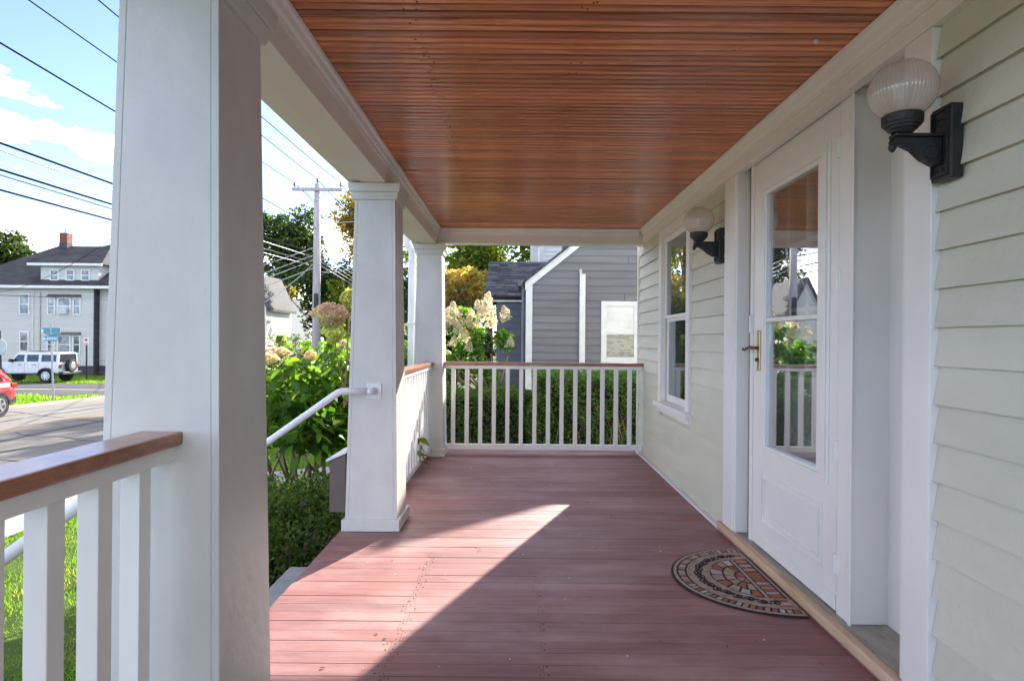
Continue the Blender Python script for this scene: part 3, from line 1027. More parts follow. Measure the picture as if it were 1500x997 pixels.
m.prism([(1.3085, 2.262), (1.300, 2.262), (1.297, 2.282), (1.288, 2.292), (1.282, 2.316), (1.268, 2.328), (1.265, 2.343), (1.3085, 2.343)], 'y', -1.6, 6.245)
m.obj('crown_moulding', M['trim'], house)
m = MB()
m.box(1.302, 1.331, 3.88, 6.55, -0.0, 0.018)
m.obj('base_shoe', M['trim'], house)

# window
t = house
wnd = MB()
wnd.box(1.313, WB, 4.615, 4.70, 0.655, FZ - 0.001)
wnd.box(1.313, WB, 5.50, 5.595, 0.655, FZ - 0.001)
wnd.box(1.314, WB, 4.701, 5.499, 2.13, FZ - 0.001)
wnd = wnd.obj('window', M['trim'], house, bevel=0.003)
MB().box(1.275, 1.40, 4.59, 5.62, 0.612, 0.654).obj('sill', M['trim'], wnd, bevel=0.004)
MB().box(1.318, WB, 4.60, 5.61, 0.56, 0.6115).obj('apron', M['trim'], wnd, bevel=0.003)
m = MB()
for (a, b, zz0, zz1, xo) in ((4.70, 5.50, 1.395, 2.13, 0.0), (4.70, 5.50, 0.66, 1.42, 0.022)):
    x0, x1 = 1.350 + xo, 1.371 + xo
    m.box(x0, x1, a + 0.001, a + 0.05, zz0, zz1)
    m.box(x0, x1, b - 0.05, b - 0.001, zz0, zz1)
    m.box(x0 + 0.001, x1 - 0.001, a + 0.0505, b - 0.0505, zz1 - 0.05, zz1 - 0.001)
    m.box(x0 + 0.001, x1 - 0.001, a + 0.0505, b - 0.0505, zz0 + 0.001, zz0 + (0.03 if xo == 0 else 0.06))
m.obj('sash', M['trim'], wnd, bevel=0.002)
MB().box(1.358, 1.362, 4.7505, 5.4495, 1.4255, 2.0795).obj('glass_pane', M['glass_win'], wnd)
MB().box(1.380, 1.384, 4.7505, 5.4495, 0.7205, 1.3695).obj('glass_pane', M['glass_win'], wnd)
m = MB()
nfold = 60
vs = []
for i in range(nfold + 1):
    yy = 4.66 + 0.88 * i / nfold
    xx = 1.60 + 0.018 * math.sin(i * 1.15) + 0.01 * math.sin(i * 0.37)
    vs += [(xx, yy, 0.55), (xx, yy, 2.2)]
m.add(vs, [(2 * i, 2 * i + 2, 2 * i + 3, 2 * i + 1) for i in range(nfold) if not 22 < i < 33])
m.obj('curtain', M['curtain'], wnd, smooth=True, fix=False)

# doorway
m = MB()
m.box(1.315, WB + 0.01, 1.928, DY0 + 0.001, 0.057, FZ - 0.001)
m.box(1.322, 1.40, DY0 + 0.0015, DY0 + 0.022, 0.057, FZ + 0.02)
m.obj('door_casing', M['trim'], house, bevel=0.004)
m = MB()
m.box(1.315, WB + 0.01, 3.659, 3.837, 0.057, FZ - 0.001)
m.box(1.322, 1.40, 3.637, 3.6585, 0.057, FZ + 0.02)
m.obj('door_casing', M['trim'], house, bevel=0.004)
m = MB()
m.box(1.293, 1.335, 1.90, 3.885, 0.012, 0.056)
m.obj('threshold', M['rawwood'], house, bevel=0.006)
m = MB()
m.box(1.300, 1.334, 1.905, 3.88, 0.0, 0.0115)
m.obj('threshold_riser', M['floor'], house)
m = MB()
m.box(1.3355, 1.60, 2.0, 3.70, 0.0, 0.053)
m.obj('sill_floor', M['sillwood'], house)
# recess back panels and jambs
m = MB()
m.box(1.521, 1.56, DY0 - 0.03, 2.112, 0.0535, 2.30)
m.box(1.521, 1.56, 2.112, 2.375, 0.0535, 0.76)
m.box(1.521, 1.56, 2.112, 2.375, 2.08, 2.30)
m.box(1.521, 1.56, 2.375, 2.475, 0.0535, 2.30)
m.box(1.514, 1.5205, 2.355, 2.375, 0.70, 2.10)
m.obj('recess_panel', M['trim'], house)
m = MB()
m.box(1.521, 1.56, 3.535, DY1 + 0.03, 0.0535, 2.30)
m.obj('recess_panel', M['trim'], house)
sl = MB()
for zz in (0.76, 1.19, 1.62, 2.06):
    sl.box(1.523, 1.545, 2.113, 2.374, zz, zz + 0.018)
sl = sl.obj('sidelight', M['trim'], house)
for zz in (0.7785, 1.2085, 1.6385):
    MB().box(1.530, 1.536, 2.113, 2.374, zz, zz + 0.411).obj('pane', paint('pebbled_glass', (0.30, 0.28, 0.25), (0.46, 0.44, 0.40), 0.2, (40, 40, 40), 0.8, 90, 0.6) if 'pebble' not in M else M['pebble'], sl)
m = MB()
m.box(1.366, 1.60, 2.470, 2.572, 0.0535, 2.2355)
m.box(1.366, 1.60, 3.498, 3.540, 0.0535, 2.2355)
m.box(1.367, 1.60, 2.5725, 3.4975, 2.216, 2.2355)
m.box(1.358, 1.366, 2.452, 2.474, 0.0535, 2.2355)
m.obj('door_frame', M['trim'], house, bevel=0.003)
m = MB()
m.box(1.3585, 1.61, DY0, DY1, 2.2365, 2.30)
m.obj('recess_soffit', M['trim'], house)

# storm door
DX = 1.372
GY0, GY1, GZ0, GZ1 = 2.75, 3.315, 0.632, 2.005
m = MB()
m.box(DX, DX + 0.032, 2.577, GY0 - 0.001, 0.060, 2.213)
m.box(DX, DX + 0.032, GY1 + 0.001, 3.494, 0.060, 2.213)
m.box(DX, DX + 0.032, GY0 - 0.0005, GY1 + 0.0005, GZ1 + 0.001, 2.213)
m.box(DX, DX + 0.032, GY0 - 0.0005, GY1 + 0.0005, 0.060, GZ0 - 0.001)
sd = m.obj('storm_door', M['door'], house)
m = MB()   # two-step moulding round the glass
for (o, xo, w) in ((0.10, 0.006, 0.022), (0.076, 0.013, 0.045), (0.030, 0.008, 0.031)):
    y0, y1, z0, z1 = GY0 - o, GY1 + o * 0.62, GZ0 - o * 0.55, GZ1 + o * 0.85
    w2 = w * 0.62
    x0 = DX - xo
    m.box(x0, DX - 0.0002, y0, y0 + w, z0, z1)
    m.box(x0, DX - 0.0002, y1 - w2, y1, z0, z1)
    m.box(x0 + 0.0006, DX - 0.0002, y0 + w, y1 - w2, z1 - w * 0.85, z1)
    m.box(x0 + 0.0006, DX - 0.0002, y0 + w, y1 - w2, z0, z0 + w * 0.55)
m.obj('glazing_moulding', M['door'], sd, bevel=0.0025)
MB().box(DX - 0.012, DX + 0.012, GY0, GY1, 1.304, 1.328).obj('glazing_bar', M['door'], sd, bevel=0.003)
MB().box(DX + 0.014, DX + 0.018, GY0, GY1, GZ0, 1.3035).obj('glass_pane', M['glass'], sd)
MB().box(DX + 0.010, DX + 0.0135, GY0, GY1, 1.3285, GZ1).obj('glass_pane', M['glass'], sd)
m = MB()   # kick panel: raised outline
for (y0, y1, z0, z1) in ((2.70, 3.37, 0.20, 0.485), (2.735, 3.34, 0.232, 0.452)):
    w = 0.010
    m.box(DX - 0.007, DX - 0.0002, y0, y0 + w, z0, z1)
    m.box(DX - 0.007, DX - 0.0002, y1 - w, y1, z0, z1)
    m.box(DX - 0.007, DX - 0.0002, y0 + w, y1 - w, z1 - w, z1)
    m.box(DX - 0.007, DX - 0.0002, y0 + w, y1 - w, z0, z0 + w)
m.obj('kick_panel', M['door'], sd, bevel=0.0018)
MB().box(DX - 0.006, DX - 0.0002, 2.58, 3.49, 0.062, 0.125).obj('door_sweep', M['door'], sd, bevel=0.002)
hin = None
for zz in (0.22, 0.70, 1.42, 1.98):
    m = MB()
    m.box(DX - 0.010, DX + 0.001, 2.556, 2.574, zz, zz + 0.085)
    m.lathe([(0.006, 0), (0.006, 0.085)], DX - 0.011, 2.575, zz, 8)
    m.obj('hinge', M['door'], sd)
MB().box(DX - 0.0035, DX + 0.02, 2.5735, 2.5755, 0.060, 2.213).obj('hinge_strip', M['steel'], sd)
hd = MB()
hd.box(DX - 0.009, DX - 0.0002, 3.395, 3.432, 1.035, 1.262)
hd = hd.obj('handle', M['brass'], sd, bevel=0.004)
m = MB()
m.tube([(DX - 0.009, 3.414, 1.165), (DX - 0.045, 3.414, 1.165)], 0.009, 10)
m.tube([(DX - 0.043, 3.414, 1.165), (DX - 0.050, 3.435, 1.168), (DX - 0.050, 3.475, 1.160), (DX - 0.047, 3.51, 1.150), (DX - 0.050, 3.53, 1.156)], [0.009, 0.009, 0.008, 0.007, 0.008], 10)
m.obj('lever', M['bronze'], hd, smooth=True)
MB().lathe([(0.010, 0), (0.010, -0.012), (0.007, -0.016)], DX - 0.009, 3.414, 1.098, 12, 'x').obj('lock_cylinder', M['bronze'], hd)
MB().box(1.356, 1.3655, 3.505, 3.53, 1.25, 1.35).obj('strike_plate', M['white'], house, bevel=0.002)

# inner door
IX = 1.50
m = MB()
m.box(IX, IX + 0.04, 2.575, 2.70, 0.06, 2.213)
m.box(IX, IX + 0.04, 3.375, 3.495, 0.06, 2.213)
m.box(IX, IX + 0.04, 2.7005, 3.3745, 0.06, 1.02)
m.box(IX, IX + 0.04, 2.7005, 3.3745, 2.06, 2.213)
for yy in (2.90, 3.13):
    m.box(IX + 0.003, IX + 0.037, yy, yy + 0.022, 1.0205, 2.0595)
for zz in (1.36, 1.71):
    m.box(IX + 0.004, IX + 0.036, 2.701, 2.8995, zz, zz + 0.022)
    m.box(IX + 0.004, IX + 0.036, 2.9225, 3.1295, zz, zz + 0.022)
    m.box(IX + 0.004, IX + 0.036, 3.1525, 3.374, zz, zz + 0.022)
idr = m.obj('inner_door', M['trim'], house)
MB().box(IX + 0.018, IX + 0.022, 2.7005, 3.3745, 1.021, 2.0595).obj('glass_pane', M['glass_win'], idr)
MB().lathe([(0.030, 0), (0.030, -0.006), (0.012, -0.010), (0.012, -0.03), (0.026, -0.036), (0.030, -0.05), (0.022, -0.062)], IX, 2.64, 1.0, 16, 'x').obj('knob', M['bronze'], idr, smooth=True)
MB().lathe([(0.030, 0), (0.028, -0.014), (0.015, -0.018)], IX, 2.64, 1.17, 16, 'x').obj('deadbolt', M['bronze'], idr, smooth=True)

# ------------------------------------------------------------------ wall lamps
def make_lamp():
    t = thing('wall_lamp', 'black cast iron lamp with ribbed glass globe on the clapboards right beside door casing', 'lamp', (WX, 1.845, 1.815), 'globe lamps flanking the doorway')
    cy, cz = 1.845, 1.815
    m = MB()
    cz += 0.013
    m.box(1.297, 1.338, cy - 0.044, cy + 0.044, cz - 0.113, cz + 0.113)
    cz -= 0.013
    m.obj('backplate', M['iron'], t, bevel=0.006)
    m = MB()
    m.box(1.290, 1.2965, cy - 0.036, cy - 0.030, cz - 0.088, cz + 0.114)
    m.box(1.290, 1.2965, cy + 0.030, cy + 0.036, cz - 0.088, cz + 0.114)
    m.box(1.290, 1.2965, cy - 0.0295, cy + 0.0295, cz - 0.088, cz - 0.082)
    m.box(1.290, 1.2965, cy - 0.0295, cy + 0.0295, cz + 0.108, cz + 0.114)
    for i in range(22):
        for s in (-0.023, 0.023):
            m.lathe([(0.0036, 0), (0.003, -0.003), (0.001, -0.0042)], 1.2965, cy + s, cz - 0.076 + i * 0.0088, 6, 'x')
    for yy, zz in ((-0.008, 0.085), (0.010, 0.085), (-0.012, -0.070), (0.012, -0.070)):
        m.lathe([(0.004, 0), (0.003, -0.004)], 1.2965, cy + yy, cz + zz, 6, 'x')
    m.obj('beading', M['iron'], t)
    m = MB()
    prof = [(1.2965, cz + 0.030), (1.2965, cz - 0.052), (1.270, cz - 0.056), (1.235, cz - 0.038), (1.205, cz - 0.010), (1.175, cz + 0.004), (1.150, cz + 0.004), (1.143, cz + 0.014), (1.150, cz + 0.030)]
    m.prism(prof, 'y', cy - 0.012, cy + 0.012)
    m.box(1.150, 1.2968, cy - 0.020, cy + 0.020, cz + 0.0305, cz + 0.040)
    m.lathe([(0.020, -0.016), (0.022, 0.0), (0.020, 0.016)], 1.262, cy, cz - 0.018, 12, 'y')
    m.lathe([(0.004, -0.018), (0.011, -0.008), (0.012, 0.0), (0.008, 0.006)], 1.150, cy, cz + 0.003, 10)
    m.obj('arm', M['iron'], t, bevel=0.002)
    gx = 1.180
    m = MB()
    m.lathe([(0.022, 0.0405), (0.032, 0.046), (0.036, 0.052), (0.042, 0.055), (0.044, 0.061), (0.050, 0.064), (0.052, 0.070), (0.056, 0.072), (0.057, 0.096), (0.054, 0.098), (0.050, 0.094)], gx, cy, cz, 28)
    m.obj('gallery_cup', M['iron'], t, smooth=False)
    m = MB()
    R = 0.094
    gc = 0.135 + 0.040
    prof = []
    a0 = -math.acos(0.044 / R) + 0.06
    for i in range(27):
        a = a0 + (math.pi / 2 - 0.03 - a0) * i / 26
        prof.append((R * math.cos(a), gc + R * 0.96 * math.sin(a)))
    m.lathe(prof, gx, cy, cz, 216, flute=54, famp=0.018, twist=0.0)
    m.obj('globe', M['globe'], t, smooth=True)
    m = MB()
    m.lathe([(0.013, 0.095), (0.013, 0.125), (0.018, 0.135), (0.028, 0.160), (0.030, 0.178), (0.022, 0.198), (0.006, 0.207)], gx, cy, cz, 16)
    m.obj('bulb', M['bulb'], t, smooth=True)
    return t


lamp = make_lamp()
lamp.location = (WX, 1.862, 1.797)
l2 = copy_tree(lamp)
l2.location = (WX, 3.925, 1.80)
l2['label'] = 'black cast iron lamp with ribbed glass globe between the tall window and the doorway'

# ------------------------------------------------------------------ doormat
mat_t = thing('doormat', 'half round doormat with rust and tan mosaic pattern lying before the storm door', 'doormat', (1.285, 3.05, 0))
MCY, MXS, MRX, MRY = 3.07, 1.285, 0.475, 0.435


def mat_pt(r, a):
    """r 0..1, a from -90..90 deg measured from -X direction"""
    return (MXS - 0.07 - (MRX - 0.07) * r * math.cos(a) if False else MXS - MRX * r * math.cos(a), MCY + MRY * r * math.sin(a))


m = MB()
NA = 48
poly = [mat_pt(1.0, math.radians(-90 + 180 * i / NA)) for i in range(NA + 1)]
m.prism(poly, 'z', 0.001, 0.008)
m.obj('mat_base', M['matrubber'], mat_t)


def band(r0, r1, z1, name, mat, a0=-90, a1=90, clipx=None):
    m = MB()
    vs, fs = [], []
    for i in range(NA + 1):
        a = math.radians(a0 + (a1 - a0) * i / NA)
        for r in (r0, r1):
            x, y = mat_pt(r, a)
            vs += [(x, y, 0.007), (x, y, z1)]
    for i in range(NA):
        b = 4 * i
        fs += [(b + 1, b + 3, b + 7, b + 5), (b, b + 1, b + 5, b + 4), (b + 3, b + 2, b + 6, b + 7)]
    m.add(vs, fs)
    return m.obj(name, mat, mat_t)


band(0.945, 0.975, 0.0105, 'rim_band', M['matband'])
band(0.815, 0.835, 0.0105, 'rim_band', M['matband'])
band(0.595, 0.618, 0.0105, 'rim_band', M['matband'])
m = MB()
m.box(MXS - 0.105, MXS - 0.092, MCY - MRY * 0.80, MCY + MRY * 0.80, 0.007, 0.0105)
m.box(MXS - 0.012, MXS - 0.002, MCY - MRY * 0.97, MCY + MRY * 0.97, 0.007, 0.0105)
m.obj('rim_band', M['matband'], mat_t)


def tile(poly, mi, zt=0.0105):
    m = MB()
    cx = sum(p[0] for p in poly) / len(poly)
    cyy = sum(p[1] for p in poly) / len(poly)
    top = [(cx + (p[0] - cx) * 0.92, cyy + (p[1] - cyy) * 0.92) for p in poly]
    n = len(poly)
    vs = [(p[0], p[1], 0.0075) for p in poly] + [(p[0], p[1], zt) for p in top]
    m.add(vs, [tuple(range(n, 2 * n))] + [(i, (i + 1) % n, n + (i + 1) % n, n + i) for i in range(n)])
    return m.obj('tile', M['tiles'][mi], mat_t)


def arc_tile(r0, r1, a0, a1, mi, ns=3):
    p = [mat_pt(r1, a0 + (a1 - a0) * i / ns) for i in range(ns + 1)] + [mat_pt(r0, a1 - (a1 - a0) * i / ns) for i in range(ns + 1)]
    tile(p, mi)


nb = 42
for i in range(nb):
    a0 = math.radians(-88 + 176 * (i + 0.17) / nb)
    a1 = math.radians(-88 + 176 * (i + 0.83) / nb)
    arc_tile(0.855, 0.925, a0, a1, (0, 1, 2)[i % 3] if random.random() < 0.85 else random.randrange(4), 1)
for i in range(24):
    y0 = MCY - MRY * 0.80 + MRY * 1.6 * (i + 0.16) / 24
    y1 = MCY - MRY * 0.80 + MRY * 1.6 * (i + 0.84) / 24
    tile([(MXS - 0.084, y0), (MXS - 0.022, y0), (MXS - 0.022, y1), (MXS - 0.084, y1)], (0, 2, 3, 1)[i % 4] if random.random() < 0.85 else 0)
XC = MXS - 0.11


def half_pt(r, a):
    return (XC - 0.165 * r / 0.59 * math.cos(a) if False else XC - (MRX * 0.585 - 0.11) * r * math.cos(a), MCY + MRY * 0.585 * r * math.sin(a))


for r0, r1, nn, off in ((0.05, 0.27, 4, 0.0), (0.32, 0.60, 7, 0.3), (0.65, 0.97, 9, 0.0)):
    for i in range(nn):
        a0 = math.radians(-90 + 180 * (i + 0.10) / nn)
        a1 = math.radians(-90 + 180 * (i + 0.90) / nn)
        jr = random.uniform(-0.01, 0.01)
        p = [half_pt(r1 + jr, a0 + (a1 - a0) * j / 2) for j in range(3)] + [half_pt(r0 + jr, a1 - (a1 - a0) * j / 2) for j in range(3)]
        tile(p, random.choice((0, 0, 1, 2, 3, 1)))
m = MB()   # scrolls between the two rings
for i in range(17):
    a = math.radians(-80 + 160 * (i + 0.5) / 17)
    cx, cyy = mat_pt(0.715, a)
    tx, ty = mat_pt(0.715, a + 0.05)
    d = Vector((tx - cx, ty - cyy)).normalized()
    nrm = Vector((-d.y, d.x))
    s = 1 if i % 2 else -1
    pts = []
    for j in range(13):
        th = j / 12 * 2 * math.pi * 1.25
        rr = 0.005 + 0.021 * (1 - j / 12)
        q = Vector((cx, cyy)) + d * (rr * math.cos(th)) + nrm * (s * rr * math.sin(th))
        pts.append((q.x, q.y, 0.0098))
    m.tube(pts, 0.0036, 4)
    q0 = Vector((cx, cyy)) - d * 0.024 + nrm * s * 0.012
    q1 = Vector((cx, cyy)) + d * 0.03 - nrm * s * 0.018
    m.tube([(q0.x, q0.y, 0.0098), (cx, cyy, 0.0098), (q1.x, q1.y, 0.0098)], 0.003, 4)
m.obj('scroll_relief', M['matrubber'], mat_t, kind='stuff')
band(0.622, 0.810, 0.0092, 'scroll_band', M['matband'])

# ------------------------------------------------------------------ steps and handrails
st = thing('porch_steps', 'grey painted wooden steps going down from porch floor to the front walk', 'steps', (-1.5, 2.8, -0.75))
for i in range(3):
    x1 = -1.083 - 0.25 * i
    z = -0.185 * (i + 1)
    MB().box(x1 - 0.27, x1 - 0.004, 1.86, 3.68, z - 0.035, z).obj('tread', M['step'], st, bevel=0.006)
    MB().box(x1 - 0.018, x1 - 0.002, 1.88, 3.66, z - 0.22 if i < 2 else -0.76, z - 0.036).obj('riser', M['step'], st)
for yy in (1.82, 3.684):
    m = MB()
    m.prism([(-1.085, -0.11), (-1.92, -0.735), (-1.92, -0.78), (-1.085, -0.78)], 'y', yy, yy + 0.035)
    m.obj('stringer', M['step'], st)


def handrail(y, ycol, lab):
    t = thing('pipe_handrail', lab, 'handrail', (-1.5, y, -0.7), 'white pipe handrails of the steps')
    m = MB()
    zt = 0.872
    ang = 0.715
    pts = [(-0.905, y, zt), (-1.055, y, zt), (-1.075, y, zt - 0.003), (-1.095, y, zt - 0.012), (-1.115, y, zt - 0.026)]
    xe = -1.93
    pts.append((xe, y, zt - 0.026 - ang * (-1.115 - xe)))
    m.tube(pts, 0.0215, 14)
    m.obj('rail_tube', M['handrail'], t, smooth=True)
    m = MB()
    m.tube([(xe, y, zt - 0.026 - ang * (-1.115 - xe) + 0.015), (xe, y, -0.76)], 0.0215, 14)
    m.obj('post', M['handrail'], t, smooth=True)
    s = 1 if ycol > y else -1
    m = MB()
    m.tube([(-0.905, y, zt), (-0.890, y, zt), (-0.882, y + s * 0.012, zt), (-0.880, ycol, zt)], 0.0215, 14)
    m.obj('return_elbow', M['handrail'], t, smooth=True)
    m = MB()
    ya, yb = sorted((ycol, ycol - s * 0.006))
    m.box(-0.925, -0.835, ya, yb, zt - 0.048, zt + 0.048)
    for dx in (-0.034, 0.034):
        for dz in (-0.036, 0.036):
            m.lathe([(0.006, 0), (0.004, -s * 0.004)], -0.88 + dx, ycol - s * 0.006, zt + dz, 8, 'y')
    m.obj('flange', M['handrail'], t)


handrail(3.745, 3.798, 'white pipe handrail bolted to the middle column beside the hydrangea bush')
handrail(1.90, 1.824, 'white pipe handrail coming from behind the large column over the lawn')

# mailbox on the outer face of the middle column
t = thing('mailbox', 'taupe mailbox with pale sloping lid fixed on the outer side of middle column', 'mailbox', (-1.12, 3.98, 0.1))
m = MB()
m.prism([(-1.055, 0.11), (-1.155, 0.11), (-1.155, 0.43), (-1.055, 0.475)], 'y', 3.80, 4.16)
m.obj('box', M['taupe'], t, bevel=0.004)
m = MB()
m.prism([(-1.046, 0.482), (-1.175, 0.426), (-1.175, 0.442), (-1.046, 0.498)], 'y', 3.785, 4.175)
m.obj('lid', M['white'], t, bevel=0.003)

# downspout behind the corner column
t = thing('downspout', 'white downspout with an elbow beside the porch corner column', 'downspout', (-1.14, 6.60, -0.7))
m = MB()
m.tube([(-1.19, 6.62, 2.50), (-1.19, 6.62, 2.36), (-1.19, 6.62, 2.30), (-1.18, 6.59, 2.22), (-1.12, 6.56, 2.14), (-1.12, 6.56, 2.05), (-1.12, 6.56, -0.6)], 0.042, 10)
m.obj('pipe', M['white'], t)
m = MB()
m.box(-1.165, -1.075, 6.515, 6.605, 1.35, 1.375)
m.box(-1.165, -1.075, 6.515, 6.605, 0.3, 0.325)
m.obj('strap', M['white'], t)

# ------------------------------------------------------------------ neighbour house
YN, XP, ZP, MS = 13.4, 3.36, 5.07, 0.81
NXL, NXR = 0.225, 6.5
nb_h = thing('neighbour_house', 'dark grey clapboard house with white raking gable trim beyond the hedge', 'house', (3.4, 14, -0.75))


def roofz(x):
    return ZP - MS * abs(x - XP)


m = MB()
ez = roofz(NXL) - 0.10
m.prism([(NXL + 0.02, -0.75), (NXR - 0.02, -0.75), (NXR - 0.02, ez), (XP, ZP - 0.12), (NXL + 0.02, ez)], 'y', YN + 0.03, 21)
m.obj('wall', M['greysid'], nb_h)
m = MB()
for s in (-1, 1):
    xe = XP + s * (XP - NXL + 0.08)
    z_e = roofz(NXL - 0.08)
    m.prism([(XP, ZP), (xe, z_e), (xe, z_e - 0.05), (XP, ZP - 0.05)], 'y', YN - 0.10, 21.2)
m.obj('roof', M['shingle'], nb_h)
m = MB()
for s in (-1, 1):
    xe = XP + s * (XP - NXL + 0.02)
    z_e = roofz(NXL - 0.02)
    m.prism([(XP, ZP - 0.055), (xe, z_e - 0.055), (xe, z_e - 0.235), (XP, ZP - 0.235)], 'y', YN - 0.06, YN - 0.02)
m.obj('rake_board', M['white'], nb_h)
m = MB()
m.box(NXL, NXL + 0.14, YN - 0.045, YN + 0.06, -0.6, roofz(NXL + 0.14) - 0.19)
m.obj('corner_board', M['white'], nb_h)


def nclap(par, x0, x1, x0t, x1t, yf, zb, zt, mat):
    m = MB()
    vs = [(x0, yf - 0.028, zb), (x1, yf - 0.028, zb), (x1t, yf - 0.010, zt), (x0t, yf - 0.010, zt), (x0, yf + 0.02, zb), (x1, yf + 0.02, zb), (x1t, yf + 0.02, zt), (x0t, yf + 0.02, zt)]
    m.add(vs, [(0, 1, 2, 3), (7, 6, 5, 4), (0, 4, 5, 1), (1, 5, 6, 2), (2, 6, 7, 3), (3, 7, 4, 0)])
    m.obj('clapboard', mat, par)


NE = 0.164
k = 0
zb = -0.55
while zb < ZP - 0.5:
    zt = zb + NE - 0.001

    def lim(z):
        h = max(0.02, (ZP - 0.16 - z) / MS)
        return max(NXL + 0.14, XP - h), min(NXR - 0.14, XP + h)
    a0, b0_ = lim(zb)
    a1, b1_ = lim(zt)
    if b0_ - a0 > 2.4:
        c = a0 + (b0_ - a0) * random.uniform(0.15, 0.6)
        nclap(nb_h, a0, c - 0.004, a1, c - 0.004, YN, zb, zt, M['greysid'])
        nclap(nb_h, c + 0.004, b0_, c + 0.004, b1_, YN, zb, zt, M['greysid'])
    else:
        nclap(nb_h, a0, b0_, a1, b1_, YN, zb, zt, M['greysid'])
    zb += NE


def px(u, Y):
    return (u - 755) / 890 * Y


def pz(v, Y):
    return H + (497 - v) / 890 * Y


# neighbour window
x0, x1, z0, z1 = px(880, YN), px(880, YN) + 0.84, pz(531, YN), pz(440, YN)
m = MB()
yf = YN - 0.06
m.box(x0, x0 + 0.12, yf, YN + 0.02, z0, z1)
m.box(x1 - 0.12, x1, yf, YN + 0.02, z0, z1)
m.box(x0 + 0.1205, x1 - 0.1205, yf, YN + 0.02, z1 - 0.11, z1)
m.box(x0 + 0.1205, x1 - 0.1205, yf, YN + 0.02, z0, z0 + 0.14)
zm = (z0 + z1) / 2 - 0.02
m.box(x0 + 0.1205, x1 - 0.1205, yf + 0.02, YN + 0.02, zm - 0.025, zm + 0.025)
w = m.obj('window', M['white'], nb_h, bevel=0.004)
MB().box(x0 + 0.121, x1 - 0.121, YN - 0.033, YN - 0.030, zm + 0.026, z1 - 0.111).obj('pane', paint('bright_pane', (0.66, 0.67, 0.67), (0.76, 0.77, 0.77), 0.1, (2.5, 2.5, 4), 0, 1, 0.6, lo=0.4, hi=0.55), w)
MB().box(x0 + 0.121, x1 - 0.121, YN - 0.033, YN - 0.030, z0 + 0.141, zm - 0.026).obj('pane', paint('blind_pane', (0.22, 0.21, 0.19), (0.36, 0.35, 0.31), 0.1, (6, 6, 16), 0, 1, 0.6, lo=0.42, hi=0.5), w)
# downspout conduit
xd = px(848, YN)
MB().box(xd, xd + 0.125, YN - 0.11, YN - 0.03, -0.6, pz(401, YN)).obj('conduit', M['white'], nb_h, bevel=0.008)
m = MB()
m.box(xd - 0.01, xd + 0.05, YN - 0.10, YN - 0.028, pz(401, YN) + 0.001, pz(394, YN))
m.obj('conduit_cap', M['galv'], nb_h)

# wing with shingled roof
YW = 15.2
wx0, wx1 = px(711, YW), 4.5
zev = pz(434, YW)
yr = 17.2
zr = pz(384, yr)
m = MB()
m.box(px(727, YW), 4.4, YW + 0.02, 19, -0.75, zev)
m.obj('wing_wall', M['wingsid'], nb_h)
sl_ = (zr - zev) / (yr - YW + 0.15)
m = MB()
m.add([(wx0, YW - 0.15, zev), (wx1, YW - 0.15, zev), (wx1, yr, zr), (wx0, yr, zr), (wx0, YW - 0.15, zev - 0.1), (wx1, YW - 0.15, zev - 0.1), (wx1, yr, zr - 0.1), (wx0, yr, zr - 0.1)],
      [(0, 1, 2, 3), (7, 6, 5, 4), (0, 4, 5, 1), (1, 5, 6, 2), (2, 6, 7, 3), (3, 7, 4, 0)])
m.add([(wx0, yr, zr), (wx1, yr, zr), (wx1, yr + 2, zr - 1.1), (wx0, yr + 2, zr - 1.1)], [(0, 1, 2, 3)])
m.obj('wing_roof', M['dark'], nb_h)
m = MB()
nr = 13
for r in range(nr):
    t0 = r / nr
    t1 = (r + 1) / nr + 0.01
    xx = wx0 - 0.02 - (0.15 if r % 2 else 0)
    while xx < 2.6:
        ww = random.uniform(0.20, 0.34)
        xa, xb = max(wx0 - 0.02, xx), xx + ww - 0.008
        if xb > xa:
            ya, yb = YW - 0.17 + t0 * (yr - YW + 0.15), YW - 0.17 + t1 * (yr - YW + 0.15)
            za, zb2 = zev + t0 * (zr - zev), zev + t1 * (zr - zev)
            e = 0.022 + random.choice((0, 0, 0.008))
            m.add([(xa, ya, za + e), (xb, ya, za + e), (xb, yb, zb2 + 0.006), (xa, yb, zb2 + 0.006), (xa, ya, za - 0.01), (xb, ya, za - 0.01), (xb, yb, zb2 - 0.01), (xa, yb, zb2 - 0.01)],
                  [(0, 1, 2, 3), (0, 4, 5, 1), (1, 5, 6, 2), (3, 7, 4, 0)])
        xx += ww
m.obj('shingle', M['shingle'], nb_h, kind='stuff')
m = MB()
m.box(wx0 + 0.02, wx1, YW - 0.14, YW - 0.02, zev - 0.14, zev - 0.105)
m.obj('eave_trim', M['white'], nb_h)
zb = -0.5
while zb < zev - 0.2:
    nclap(nb_h, px(727, YW), 4.3, px(727, YW), 4.3, YW, zb, min(zb + NE - 0.001, zev - 0.15), M['wingsid'])
    zb += NE
m = MB()
gx_ = px(770, 13.6) - 0.05
m.tube([(gx_, 13.8, 2.55), (gx_, 13.8, -0.55)], 0.045, 8)
m.obj('downspout', M['greysid'], nb_h)
m = MB()
m.box(gx_ - 0.12, gx_ + 0.08, 13.6, 15.0, 2.40, 2.52)
m.obj('gutter', M['greysid'], nb_h)

